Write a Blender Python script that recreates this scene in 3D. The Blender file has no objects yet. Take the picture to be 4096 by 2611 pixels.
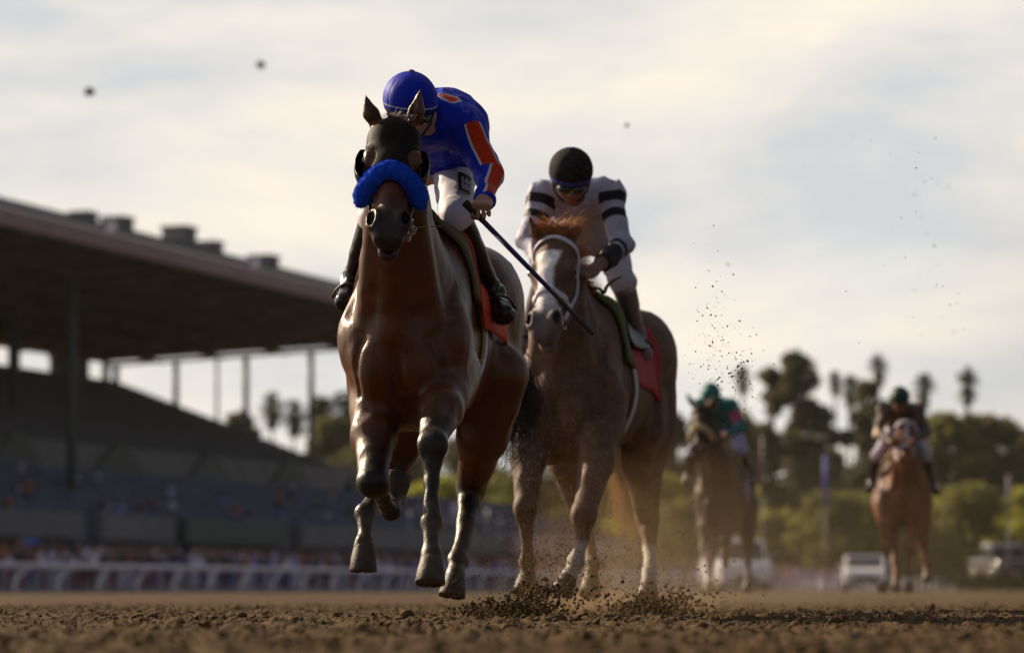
import bpy, math, random
import numpy as np
from mathutils import Vector, Matrix, Euler

# ---------------------------------------------------------------- camera
scene = bpy.context.scene
col = scene.collection
CH = 0.13                      # camera height: a camera lying on the track
F = 12000.0                    # focal length in source pixels (4096 wide)
cam_data = bpy.data.cameras.new('camera')
cam_data.sensor_width = 36.0
cam_data.lens = F / 4096 * 36.0
cam_data.shift_y = (2355 - 1305.5) / 4096
cam_data.clip_start = 0.5
cam_data.clip_end = 5000
cam_data.dof.use_dof = True
cam_data.dof.focus_distance = 11.95
cam_data.dof.aperture_fstop = 2.4
cam = bpy.data.objects.new('camera', cam_data)
col.objects.link(cam)
cam.location = (0, 0, CH)
cam.rotation_euler = (math.radians(90), 0, 0)
scene.camera = cam
scene.view_settings.view_transform = 'Standard'
scene.view_settings.look = 'None'
scene.view_settings.exposure = 0.48
scene.view_settings.gamma = 1.0

# ---------------------------------------------------------------- sky and sun
SUN_EL = math.radians(27)
SUN_AZ = math.radians(-52)      # from +Y towards -X
sun_dir = Vector((math.sin(SUN_AZ) * math.cos(SUN_EL), math.cos(SUN_AZ) * math.cos(SUN_EL), math.sin(SUN_EL)))
sun_data = bpy.data.lights.new('sun', 'SUN')
sun_data.energy = 5.0
sun_data.angle = math.radians(0.6)
sun_data.color = (1.0, 0.80, 0.56)
sun = bpy.data.objects.new('sun', sun_data)
col.objects.link(sun)
sun.rotation_euler = sun_dir.to_track_quat('Z', 'Y').to_euler()

world = bpy.data.worlds.new('World')
scene.world = world
world.use_nodes = True
nt = world.node_tree
nt.nodes.clear()
def wn(t, **kw):
    n = nt.nodes.new(t)
    for k, v in kw.items():
        setattr(n, k, v)
    return n
L = nt.links.new
tc = wn('ShaderNodeTexCoord')
skyt = wn('ShaderNodeTexSky', sky_type='NISHITA', sun_disc=False)
skyt.sun_elevation = SUN_EL
skyt.sun_rotation = SUN_AZ
skyt.air_density = 1.0
skyt.dust_density = 2.5
sepc = wn('ShaderNodeSeparateXYZ'); L(tc.outputs['Generated'], sepc.inputs[0])
# streaky high cloud: noise stretched along the horizon
mp = wn('ShaderNodeMapping'); mp.inputs['Scale'].default_value = (5.0, 5.0, 15.0); mp.inputs['Rotation'].default_value = (0.0, 0.30, 0.0)
L(tc.outputs['Generated'], mp.inputs[0])
n1 = wn('ShaderNodeTexNoise'); n1.inputs['Scale'].default_value = 1.15; n1.inputs['Detail'].default_value = 7.0; n1.inputs['Roughness'].default_value = 0.56; n1.inputs['Distortion'].default_value = 0.25
L(mp.outputs[0], n1.inputs['Vector'])
n2 = wn('ShaderNodeTexNoise'); n2.inputs['Scale'].default_value = 0.6; n2.inputs['Detail'].default_value = 2.0
mp2 = wn('ShaderNodeMapping'); mp2.inputs['Scale'].default_value = (4.0, 4.0, 9.0); mp2.inputs['Location'].default_value = (3.1, 1.7, 0.4); mp2.inputs['Rotation'].default_value = (0.0, -0.2, 0.0)
L(tc.outputs['Generated'], mp2.inputs[0]); L(mp2.outputs[0], n2.inputs['Vector'])
cr = wn('ShaderNodeValToRGB')
cr.color_ramp.elements[0].position = 0.36; cr.color_ramp.elements[0].color = (0.46, 0.475, 0.49, 1)
cr.color_ramp.elements[1].position = 0.62; cr.color_ramp.elements[1].color = (0.72, 0.645, 0.55, 1)
e = cr.color_ramp.elements.new(0.48); e.color = (0.595, 0.57, 0.53, 1)
L(n1.outputs['Fac'], cr.inputs[0])
# cover of cloud; openings of clear blue away from the sun
cv = wn('ShaderNodeMapRange'); cv.inputs['From Min'].default_value = 0.36; cv.inputs['From Max'].default_value = 0.47
L(n2.outputs['Fac'], cv.inputs['Value'])
skys = wn('ShaderNodeVectorMath', operation='SCALE'); skys.inputs['Scale'].default_value = 0.12
L(skyt.outputs[0], skys.inputs[0])
# cloud is brighter on the sun's side of the sky and dims away from it
dt = wn('ShaderNodeVectorMath', operation='DOT_PRODUCT'); dt.inputs[1].default_value = sun_dir
L(tc.outputs['Generated'], dt.inputs[0])
br = wn('ShaderNodeMapRange'); br.inputs['From Min'].default_value = 0.15; br.inputs['From Max'].default_value = 0.50
br.inputs['To Min'].default_value = 0.22; br.inputs['To Max'].default_value = 1.03
L(dt.outputs['Value'], br.inputs['Value'])
hz = wn('ShaderNodeMapRange'); hz.inputs['From Min'].default_value = 0.22; hz.inputs['From Max'].default_value = 0.60; hz.inputs['To Min'].default_value = 1.0; hz.inputs['To Max'].default_value = 0.40
L(sepc.outputs['Z'], hz.inputs['Value'])      # thinner, darker cloud overhead
bm_ = wn('ShaderNodeMath', operation='MULTIPLY'); L(br.outputs[0], bm_.inputs[0]); L(hz.outputs[0], bm_.inputs[1])
cb = wn('ShaderNodeVectorMath', operation='SCALE'); L(cr.outputs[0], cb.inputs[0]); L(bm_.outputs[0], cb.inputs['Scale'])
mx = wn('ShaderNodeMix', data_type='RGBA')
L(cv.outputs[0], mx.inputs['Factor']); L(skys.outputs[0], mx.inputs['A']); L(cb.outputs[0], mx.inputs['B'])
bg = wn('ShaderNodeBackground'); bg.inputs['Strength'].default_value = 1.0
L(mx.outputs['Result'], bg.inputs['Color'])
wo = wn('ShaderNodeOutputWorld'); L(bg.outputs[0], wo.inputs['Surface'])

# ---------------------------------------------------------------- helpers
rng = np.random.RandomState(7)
random.seed(7)
def P(px, py, Y):
    """world point that stands at depth Y and is seen at source pixel (px, py)"""
    return np.array([(px - 2048) / F * Y, Y, CH + (2355 - py) / F * Y])

def tag(o, label=None, cat=None, group=None, kind=None):
    if label: o['label'] = label
    if cat: o['category'] = cat
    if group: o['group'] = group
    if kind: o['kind'] = kind
    return o
def empty(name, loc=(0, 0, 0), rz=0.0, label=None, cat=None, group=None):
    o = bpy.data.objects.new(name, None)
    col.objects.link(o)
    o.location = loc
    o.rotation_euler = (0, 0, rz)
    o.empty_display_size = 0.3
    return tag(o, label, cat, group)
def link_mesh(name, me, m, parent=None):
    o = bpy.data.objects.new(name, me)
    col.objects.link(o)
    if m is not None:
        for mm in (m if isinstance(m, (list, tuple)) else [m]):
            me.materials.append(mm)
    if parent is not None:
        o.parent = parent
        if parent.type == 'EMPTY':      # vertices are given in world space
            o.matrix_parent_inverse = (Matrix.Translation(parent.location) @ parent.rotation_euler.to_matrix().to_4x4()).inverted()
    return o
def np_mesh(name, V, Fc, smooth=True, attrs=None, mat_idx=None):
    """mesh from numpy verts and an (n,4) or (n,3) face array"""
    me = bpy.data.meshes.new(name)
    V = np.asarray(V, dtype=np.float32); Fc = np.asarray(Fc, dtype=np.int32)
    n, k = Fc.shape
    me.vertices.add(len(V)); me.vertices.foreach_set('co', V.ravel())
    me.loops.add(n * k); me.loops.foreach_set('vertex_index', Fc.ravel())
    me.polygons.add(n)
    me.polygons.foreach_set('loop_start', np.arange(0, n * k, k, dtype=np.int32))
    me.polygons.foreach_set('loop_total', np.full(n, k, dtype=np.int32))
    if mat_idx is not None:
        me.polygons.foreach_set('material_index', np.asarray(mat_idx, dtype=np.int32))
    me.update(calc_edges=True)
    if smooth:
        me.polygons.foreach_set('use_smooth', np.ones(n, dtype=bool))
    for an, av in (attrs or {}).items():
        av = np.asarray(av, dtype=np.float32)
        if av.ndim == 1:
            a = me.attributes.new(an, 'FLOAT', 'POINT'); a.data.foreach_set('value', av)
        elif av.shape[1] == 3:
            a = me.attributes.new(an, 'FLOAT_VECTOR', 'POINT'); a.data.foreach_set('vector', av.ravel())
        else:
            a = me.attributes.new(an, 'FLOAT_COLOR', 'POINT'); a.data.foreach_set('color', av.ravel())
    return me

class MB:
    """collects boxes, prisms and tubes into one mesh"""
    def __init__(s): s.v = []; s.f = []
    def add(s, V, Fc):
        n = len(s.v); s.v += [tuple(map(float, p)) for p in V]; s.f += [tuple(int(i) + n for i in f) for f in Fc]
    def box(s, c, size, M=None):
        x, y, z = [d / 2 for d in size]
        V = [Vector((i * x, j * y, k * z)) for k in (-1, 1) for j in (-1, 1) for i in (-1, 1)]
        if M is not None: V = [M @ p for p in V]
        V = [p + Vector(c) for p in V]
        s.add(V, [(0, 2, 3, 1), (4, 5, 7, 6), (0, 1, 5, 4), (2, 6, 7, 3), (0, 4, 6, 2), (1, 3, 7, 5)])
    def tube(s, pts, rad, n=8, cap=True, flat=None):
        pts = [Vector(p) for p in pts]
        if not hasattr(rad, '__len__'): rad = [rad] * len(pts)
        V = []; Fc = []
        up = Vector((0, 0, 1))
        t0 = (pts[1] - pts[0]).normalized()
        if abs(t0.dot(up)) > 0.95: up = Vector((1, 0, 0))
        a = t0.cross(up).normalized()
        for i, p in enumerate(pts):
            t = (pts[min(i + 1, len(pts) - 1)] - pts[max(i - 1, 0)]).normalized()
            a = (a - t * a.dot(t)).normalized(); b = t.cross(a)
            for j in range(n):
                an = 2 * math.pi * j / n
                V.append(p + a * (math.cos(an) * rad[i]) + b * (math.sin(an) * rad[i] * (flat or 1)))
        for i in range(len(pts) - 1):
            for j in range(n):
                q = (j + 1) % n
                Fc.append((i * n + j, i * n + q, (i + 1) * n + q, (i + 1) * n + j))
        if cap:
            Fc.append(tuple(range(n))[::-1]); Fc.append(tuple((len(pts) - 1) * n + j for j in range(n)))
        s.add(V, Fc)
    def prism(s, poly, d):
        """closed solid: polygon (3D points) pushed by the vector d"""
        n = len(poly); poly = [Vector(p) for p in poly]; d = Vector(d)
        V = poly + [p + d for p in poly]
        Fc = [tuple(range(n)), tuple(range(2 * n - 1, n - 1, -1))]
        for i in range(n):
            j = (i + 1) % n
            Fc.append((i, i + n, j + n, j))
        s.add(V, Fc)
    def mesh(s, name, smooth=False):
        me = bpy.data.meshes.new(name); me.from_pydata(s.v, [], s.f); me.validate(); me.update()
        import bmesh
        bm = bmesh.new(); bm.from_mesh(me); bmesh.ops.recalc_face_normals(bm, faces=bm.faces); bm.to_mesh(me); bm.free()
        if smooth:
            for p in me.polygons: p.use_smooth = True
        return me
    def build(s, name, m, parent=None, smooth=False, bevel=0):
        o = link_mesh(name, s.mesh(name, smooth), m, parent)
        if bevel:
            b = o.modifiers.new('bevel', 'BEVEL'); b.width = bevel; b.segments = 2; b.limit_method = 'ANGLE'
        return o

# ---------------------------------------------------------------- materials
def mat(name, c, rough=0.6, paints=(), var=0.0, vscale=20.0, bump=0.0, bscale=120.0, metal=0.0, spec=0.5, sheen=0.0, coat=0.0,
        bdist=0.01, var2=None, vcol=None, stretch=None, trans=0.0, sheen_tint=None, alpha=None, sss=0.0, dirt=None, leaf=0.0):
    m = bpy.data.materials.new(name); m.use_nodes = True
    t = m.node_tree; N = t.nodes; K = t.links.new
    b = N['Principled BSDF']
    b.inputs['Roughness'].default_value = rough; b.inputs['Metallic'].default_value = metal
    b.inputs['Specular IOR Level'].default_value = spec
    b.inputs['Sheen Weight'].default_value = sheen; b.inputs['Sheen Roughness'].default_value = 0.4
    if sheen_tint: b.inputs['Sheen Tint'].default_value = (*sheen_tint, 1)
    b.inputs['Coat Weight'].default_value = coat; b.inputs['Coat Roughness'].default_value = 0.15
    b.inputs['Transmission Weight'].default_value = trans
    if sss: b.inputs['Subsurface Weight'].default_value = sss; b.inputs['Subsurface Scale'].default_value = 0.01
    co = N.new('ShaderNodeTexCoord')
    src = co.outputs['Object']
    if stretch:
        mpn = N.new('ShaderNodeMapping'); mpn.inputs['Scale'].default_value = stretch; K(src, mpn.inputs[0]); src = mpn.outputs[0]
    base = None
    if vcol:
        a = N.new('ShaderNodeAttribute'); a.attribute_name = vcol; base = a.outputs['Color']
    else:
        rgb = N.new('ShaderNodeRGB'); rgb.outputs[0].default_value = (*c, 1); base = rgb.outputs[0]
    for p in paints:      # (attribute, colour, softness): colour where the attribute is above 0
        an, pc = p[0], p[1]; soft = p[2] if len(p) > 2 else 0.0015
        a = N.new('ShaderNodeAttribute'); a.attribute_name = an
        mr = N.new('ShaderNodeMapRange'); mr.inputs['From Min'].default_value = -soft; mr.inputs['From Max'].default_value = soft
        K(a.outputs['Fac'], mr.inputs['Value'])
        mxx = N.new('ShaderNodeMix'); mxx.data_type = 'RGBA'
        K(mr.outputs[0], mxx.inputs['Factor']); K(base, mxx.inputs['A']); mxx.inputs['B'].default_value = (*pc, 1)
        base = mxx.outputs['Result']
    if var:
        n = N.new('ShaderNodeTexNoise'); n.inputs['Scale'].default_value = vscale; n.inputs['Detail'].default_value = 5
        K(src, n.inputs['Vector'])
        mr = N.new('ShaderNodeMapRange'); mr.inputs['From Min'].default_value = 0.3; mr.inputs['From Max'].default_value = 0.7
        mr.inputs['To Min'].default_value = 1 - var; mr.inputs['To Max'].default_value = 1 + var
        K(n.outputs['Fac'], mr.inputs['Value'])
        vm = N.new('ShaderNodeVectorMath'); vm.operation = 'SCALE'; K(base, vm.inputs[0]); K(mr.outputs[0], vm.inputs['Scale'])
        base = vm.outputs[0]
    if dirt:             # (colour, threshold, scale): irregular splashes of another colour
        n = N.new('ShaderNodeTexNoise'); n.inputs['Scale'].default_value = dirt[2]; n.inputs['Detail'].default_value = 8; n.inputs['Roughness'].default_value = 0.7
        K(co.outputs['Object'], n.inputs['Vector'])
        mr = N.new('ShaderNodeMapRange'); mr.inputs['From Min'].default_value = dirt[1]; mr.inputs['From Max'].default_value = dirt[1] + 0.08
        K(n.outputs['Fac'], mr.inputs['Value'])
        mxx = N.new('ShaderNodeMix'); mxx.data_type = 'RGBA'
        K(mr.outputs[0], mxx.inputs['Factor']); K(base, mxx.inputs['A']); mxx.inputs['B'].default_value = (*dirt[0], 1)
        base = mxx.outputs['Result']
    K(base, b.inputs['Base Color'])
    if leaf:             # thin leaves let light through
        tr = N.new('ShaderNodeBsdfTranslucent'); K(base, tr.inputs['Color']); ms = N.new('ShaderNodeMixShader'); ms.inputs[0].default_value = leaf
        K(b.outputs[0], ms.inputs[1]); K(tr.outputs[0], ms.inputs[2]); K(ms.outputs[0], N['Material Output'].inputs['Surface'])
    if bump:
        n = N.new('ShaderNodeTexNoise'); n.inputs['Scale'].default_value = bscale; n.inputs['Detail'].default_value = 6
        K(src, n.inputs['Vector'])
        bp = N.new('ShaderNodeBump'); bp.inputs['Strength'].default_value = bump; bp.inputs['Distance'].default_value = bdist
        K(n.outputs['Fac'], bp.inputs['Height']); K(bp.outputs[0], b.inputs['Normal'])
    return m

# ---------------------------------------------------------------- smooth value noise
_perm = np.random.RandomState(3).rand(65536).astype(np.float32)
def _h(i, j, k):
    n = (i.astype(np.int64) * 73856093) ^ (j.astype(np.int64) * 19349663) ^ (k.astype(np.int64) * 83492791)
    return _perm[(n & 0xffff)]
def vnoise(Pt, sc=1.0, off=0.0):
    q = np.asarray(Pt, dtype=np.float64) * sc + off
    i = np.floor(q).astype(np.int64); f = q - i; f = f * f * (3 - 2 * f)
    r = 0
    for a in (0, 1):
        for b in (0, 1):
            for c in (0, 1):
                w = (f[..., 0] if a else 1 - f[..., 0]) * (f[..., 1] if b else 1 - f[..., 1]) * (f[..., 2] if c else 1 - f[..., 2])
                r = r + w * _h(i[..., 0] + a, i[..., 1] + b, i[..., 2] + c)
    return r * 2 - 1

# ---------------------------------------------------------------- smooth solid modelling: blended muscles, limbs, cloth
class Solid:
    def __init__(s): s.p = []; s.disp = None
    def cap(s, a, b, ra, rb=None, k=0.03, w=None, sw=1.0, sub=False, lim=None):
        a = np.array(a, float); b = np.array(b, float); rb = ra if rb is None else rb
        if w is not None: w = np.array(w, float); w = w / np.linalg.norm(w)
        if np.linalg.norm(b - a) < 1e-6: b = a + np.array([0, 0, 1e-4])
        s.p.append(('c', a, b, ra, rb, k, w, sw, sub, lim)); return s
    def ell(s, c, r, k=0.03, R=None, sub=False, lim=None):
        s.p.append(('e', np.array(c, float), np.array(r, float), None if R is None else np.array(R, float), 0, k, None, 1, sub, lim)); return s
    def chain(s, pts, rad, k=0.03, w=None, sw=1.0):
        if not hasattr(sw, '__len__'): sw = [sw] * (len(pts) - 1)
        for i in range(len(pts) - 1): s.cap(pts[i], pts[i + 1], rad[i], rad[i + 1], k, w, sw[i])
        return s
    def mix(s, o): s.p += o.p; return s
    @staticmethod
    def d1(q, X):
        if q[0] == 'c':
            _, a, b, ra, rb, k, w, sw, sub, lim = q
            if w is not None:
                f = 1 - 1 / sw
                X = X - np.outer(X @ w, w) * f
                a = a - w * (a @ w) * f; b = b - w * (b @ w) * f
            ba = b - a
            t = np.clip(((X - a) @ ba) / (ba @ ba), 0, 1)
            dv = X - a - t[:, None] * ba
            l = np.sqrt((dv * dv).sum(1)) + 1e-9
            d = l - (ra + (rb - ra) * t)
            if w is not None:
                g = (dv @ w) / l
                d = d / np.sqrt(1 - g * g * (1 - 1 / (sw * sw)))
            return d
        _, c, r, R = q[:4]
        X = X - c
        if R is not None: X = X @ R          # columns of R are the axes
        k0 = np.sqrt(((X / r) ** 2).sum(1)); k1 = np.sqrt(((X / (r * r)) ** 2).sum(1)) + 1e-9
        return np.where(k0 < 1e-3, -r.min(), k0 * (k0 - 1) / k1)
    @staticmethod
    def comb(D, d, q):
        k, sub = q[5], q[8]
        if not sub:
            if D is None: return d
            h = np.maximum(k - np.abs(D - d), 0) / k
            return np.minimum(D, d) - h * h * k * 0.25
        h = np.maximum(k - np.abs(D + d), 0) / k
        return np.maximum(D, -d) + h * h * k * 0.25
    def ev(s, X, idx=None):
        D = np.full(len(X), 9.0)
        for i, q in enumerate(s.p):
            if idx is not None and not idx[i]: continue
            D = s.comb(D, s.d1(q, X), q)
        return D
    def bounds(s):
        lo = np.full(3, 1e9); hi = -lo
        for q in s.p:
            if q[8]: continue
            if q[0] == 'c':
                r = max(q[3], q[4]) * max(1, q[7])
                for e_ in (q[1], q[2]): lo = np.minimum(lo, e_ - r); hi = np.maximum(hi, e_ + r)
            else:
                r = q[2].max(); lo = np.minimum(lo, q[1] - r); hi = np.maximum(hi, q[1] + r)
        return lo, hi
    def mesh(s, vox, inflate=0.0, clip=None, smooth=1, lo=None, hi=None, post=None):
        if lo is None: lo, hi = s.bounds()
        lo = np.array(lo) - 0.03 - abs(inflate); hi = np.array(hi) + 0.03 + abs(inflate)
        B = 12
        nb = np.ceil((hi - lo) / (vox * B)).astype(int)
        n = nb * B + 1
        D = np.full(tuple(n), 1.0, dtype=np.float32)
        I = np.stack(np.meshgrid(*[np.arange(m_) for m_ in nb], indexing='ij'), -1).reshape(-1, 3)
        C = lo + (I + 0.5) * B * vox
        R = B * vox * 0.87
        rel = np.zeros((len(C), len(s.p)), bool)
        Dt = np.full(len(C), 9.0)
        for i, q in enumerate(s.p):
            d = s.d1(q, C); rel[:, i] = d < R * 1.6 + q[5] + 0.02
            Dt = s.comb(Dt, d, q)
        act = np.abs(Dt - inflate) < R * 1.8 + 0.05
        g = np.stack(np.meshgrid(*[np.arange(B + 1)] * 3, indexing='ij'), -1).reshape(-1, 3)
        for b in range(len(C)):
            i0 = I[b] * B
            sl = tuple(slice(i0[a], i0[a] + B + 1) for a in range(3))
            if not act[b]:
                if Dt[b] < inflate: D[sl] = np.minimum(D[sl], -1.0) if False else -1.0
                continue
        for b in np.nonzero(act)[0]:
            i0 = I[b] * B
            X = lo + (g + i0) * vox
            d = s.ev(X, rel[b]) - inflate
            if s.disp is not None: d = d - s.disp(X)
            if clip is not None: d = np.maximum(d, clip(X))
            if post is not None: d = post(X, d)
            D[tuple(slice(i0[a], i0[a] + B + 1) for a in range(3))] = d.reshape(B + 1, B + 1, B + 1)
        if clip is not None:
            # blocks taken as inside may lie outside the clip
            for b in np.nonzero(~act & (Dt < inflate))[0]:
                i0 = I[b] * B; X = lo + (g + i0) * vox
                sl = tuple(slice(i0[a], i0[a] + B + 1) for a in range(3))
                D[sl] = np.maximum(-1.0, clip(X)).reshape(B + 1, B + 1, B + 1)
        return nets(D, lo, vox, smooth)
def nets(D, lo, vox, smooth=1):
    S = D < 0
    nx, ny, nz = D.shape
    c = np.zeros((nx - 1, ny - 1, nz - 1), np.int8)
    for a in (0, 1):
        for b in (0, 1):
            for d in (0, 1):
                c += S[a:nx - 1 + a, b:ny - 1 + b, d:nz - 1 + d]
    cells = np.argwhere((c > 0) & (c < 8))
    idm = np.full(c.shape, -1, np.int32); idm[tuple(cells.T)] = np.arange(len(cells))
    acc = np.zeros((len(cells), 3)); cnt = np.zeros(len(cells))
    corners = [(a, b, d) for a in (0, 1) for b in (0, 1) for d in (0, 1)]
    val = {k: D[cells[:, 0] + k[0], cells[:, 1] + k[1], cells[:, 2] + k[2]] for k in corners}
    for k in corners:
        for ax in range(3):
            if k[ax]: continue
            k2 = list(k); k2[ax] = 1; k2 = tuple(k2)
            v0, v1 = val[k], val[k2]
            m = (v0 < 0) != (v1 < 0)
            t = np.where(m, v0 / np.where(m, v0 - v1, 1), 0)
            p = np.tile(np.array(k, float), (len(cells), 1)); p[:, ax] += t
            acc[m] += p[m]; cnt[m] += 1
    V = lo + (cells + acc / cnt[:, None]) * vox
    Fs = []
    for ax in range(3):
        o1, o2 = [(1, 2), (2, 0), (0, 1)][ax]
        a = [slice(None)] * 3; b = [slice(None)] * 3
        a[ax] = slice(0, -1); b[ax] = slice(1, None)
        ch = S[tuple(a)] != S[tuple(b)]
        E = np.argwhere(ch)
        sh = np.array(c.shape)
        ok = (E[:, o1] > 0) & (E[:, o2] > 0) & (E[:, o1] < sh[o1]) & (E[:, o2] < sh[o2])
        E = E[ok]
        ids = []
        for d1_, d2_ in ((-1, -1), (0, -1), (0, 0), (-1, 0)):
            q = E.copy(); q[:, o1] += d1_; q[:, o2] += d2_
            ids.append(idm[tuple(q.T)])
        Q = np.stack(ids, 1)
        s0 = S[tuple(E.T)]
        Q[~s0] = Q[~s0][:, ::-1]
        Fs.append(Q)
    Fc = np.concatenate(Fs)
    Fc = Fc[(Fc >= 0).all(1)]
    for _ in range(smooth):
        A = np.zeros_like(V); n = np.zeros(len(V))
        for i in range(4):
            j = (i + 1) % 4
            np.add.at(A, Fc[:, i], V[Fc[:, j]]); np.add.at(n, Fc[:, i], 1)
            np.add.at(A, Fc[:, j], V[Fc[:, i]]); np.add.at(n, Fc[:, j], 1)
        V = V * 0.45 + 0.55 * A / np.maximum(n, 1)[:, None]
    return V, Fc
def solid_obj(name, S, vox, m, parent=None, attrs=None, **kw):
    V, Fc = S.mesh(vox, **kw)
    at = attrs(V) if attrs else None
    return link_mesh(name, np_mesh(name, V, Fc, True, at), m, parent)
def grad(S, X, e=0.004):
    g = np.zeros_like(X)
    for a in range(3):
        d = np.zeros(3); d[a] = e
        g[:, a] = S.ev(X + d) - S.ev(X - d)
    return g / (np.linalg.norm(g, axis=1)[:, None] + 1e-9)
def onto(S, X, off=0.0, it=6):
    X = np.array(X, float)
    for _ in range(it):
        X = X - (S.ev(X) - off)[:, None] * grad(S, X) * 0.9
    return X
def resample(pts, n):
    pts = np.array(pts, float)
    # Catmull-Rom through the points
    P_ = np.vstack([2 * pts[0] - pts[1], pts, 2 * pts[-1] - pts[-2]])
    out = []
    for t in np.linspace(0, len(pts) - 1 - 1e-9, n):
        i = int(t); f = t - i
        p0, p1, p2, p3 = P_[i:i + 4]
        out.append(0.5 * ((2 * p1) + (-p0 + p2) * f + (2 * p0 - 5 * p1 + 4 * p2 - p3) * f * f + (-p0 + 3 * p1 - 3 * p2 + p3) * f ** 3))
    return np.array(out)
def strap(S, pts, width, thick=0.004, n=40, off=0.002, cols=5, closed=False):
    """a ribbon laid on the surface of S along the given points; returns V, F, across, along"""
    C = resample(pts, n)
    C = onto(S, C, off)
    Nn = grad(S, C)
    T = np.gradient(C, axis=0); T /= np.linalg.norm(T, axis=1)[:, None] + 1e-9
    Sd = np.cross(T, Nn); Sd /= np.linalg.norm(Sd, axis=1)[:, None] + 1e-9
    rows = []
    us = np.linspace(-0.5, 0.5, cols)
    top = [onto(S, C + Sd * (u * width), off + thick, 3) for u in us]
    bot = [onto(S, C + Sd * (u * width), off - 0.004, 3) for u in us]
    ring = top + bot[::-1]
    m_ = len(ring)
    V = np.stack(ring, 1).reshape(-1, 3)
    Fc = []
    for i in range(n - 1):
        for j in range(m_):
            q = (j + 1) % m_
            Fc.append((i * m_ + j, (i + 1) * m_ + j, (i + 1) * m_ + q, i * m_ + q))
    U = np.tile(np.concatenate([us, us[::-1]]) * width, n)
    A = np.repeat(np.linspace(0, 1, n), m_)
    return V, np.array(Fc), U, A
def strap_obj(name, S, pts, width, m, parent, **kw):
    V, Fc, U, A = strap(S, pts, width, **kw)
    return link_mesh(name, np_mesh(name, V, Fc, True, {'across': U, 'along': A}), m, parent)
# ================================================================ the track
def ground_h(X, Y):
    q = np.stack([X, Y, np.zeros_like(X)], -1)
    h = 0.010 * vnoise(q, 1.3) + 0.008 * vnoise(q, 4.0, 5.0)
    c = np.clip(vnoise(q, 17.0, 9.0), 0, 1) ** 1.2 * 0.022 + np.clip(vnoise(q, 34.0, 2.0), 0, 1) * 0.014 + vnoise(q, 70.0, 4.0) * 0.0025
    fade = np.clip((60 - Y) / 40, 0.0, 1)
    return (h * np.clip((90 - Y) / 60, 0, 1) + c * fade) - 0.004
M_dirt = mat('track_dirt', (0.098, 0.062, 0.029), 0.95, var=0.30, vscale=6, bump=0.9, bscale=60, bdist=0.02, spec=0.15,
             dirt=((0.060, 0.038, 0.018), 0.52, 3.0))
M_clod = mat('clod_dirt', (0.098, 0.064, 0.030), 0.95, var=0.35, vscale=40, bump=0.8, bscale=200, bdist=0.006, spec=0.15)
def grid_mesh(name, xs, ys, hf):
    X, Y = np.meshgrid(xs, ys, indexing='ij')
    Z = hf(X, Y)
    V = np.stack([X, Y, Z], -1).reshape(-1, 3)
    nx, ny = len(xs), len(ys)
    I = np.arange(nx * ny).reshape(nx, ny)
    Fc = np.stack([I[:-1, :-1], I[1:, :-1], I[1:, 1:], I[:-1, 1:]], -1).reshape(-1, 4)
    return np_mesh(name, V, Fc)
ys = np.concatenate([[-40, -10, 0, 3], np.arange(4.5, 22, 0.020), 22 * 1.0035 ** np.arange(0, 330), np.geomspace(70, 3000, 60)])
xs = np.concatenate([-np.geomspace(1500, 4.2, 40), np.arange(-4.0, 4.0, 0.016), np.geomspace(4.2, 1500, 40)])
track = link_mesh('ground', grid_mesh('ground', xs, ys, ground_h), M_dirt)
tag(track, kind='structure')
# loose clods lying on the harrowed surface: one uncountable mass
def ico(sub=1):
    import bmesh
    bm = bmesh.new(); bmesh.ops.create_icosphere(bm, subdivisions=sub, radius=1.0)
    bm.verts.ensure_lookup_table()
    V = np.array([v.co[:] for v in bm.verts]); Fc = np.array([[v.index for v in f.verts] for f in bm.faces]); bm.free()
    return V, Fc
IV, IF = ico(2); IV1, IF1 = ico(1)
def clods(name, C, R, rs, lod=1, squash=0.75):
    BV, BF = (IV, IF) if lod == 2 else (IV1, IF1)
    n = len(C)
    ax = rs.randn(n, 3, 3); Q = np.linalg.qr(ax)[0]
    st = 0.65 + 0.7 * rs.rand(n, 1, 3)
    off = rs.rand(n, 1, 3) * 50
    B = BV[None] * st
    lump = 1 + 0.38 * vnoise(BV[None] * 1.0 + off, 1.5) + 0.20 * vnoise(BV[None] + off, 4.0)
    B = B * lump[..., None]
    B = np.einsum('nvk,nkj->nvj', B, Q)
    B[..., 2] *= squash
    V = C[:, None] + B * R[:, None, None]
    Fc = BF[None] + (np.arange(n) * len(BV))[:, None, None]
    return np_mesh(name, V.reshape(-1, 3), Fc.reshape(-1, 3), lod == 2)
r = np.random.RandomState(11)
n = 20000
y = 5 + 17 * r.rand(n) ** 1.1; x = (r.rand(n) * 2 - 1) * (0.22 * y + 0.3)
R_ = 0.0035 + 0.008 * r.rand(n) ** 2 + 0.020 * (r.rand(n) > 0.985) * r.rand(n)
C = np.stack([x, y, ground_h(x, y) + R_ * 0.45], 1)
sd = link_mesh('loose_dirt', clods('loose_dirt', C, R_, r), M_clod)
tag(sd, 'crumbly brown clods scattered over the harrowed track surface', 'dirt', kind='stuff')
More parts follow.
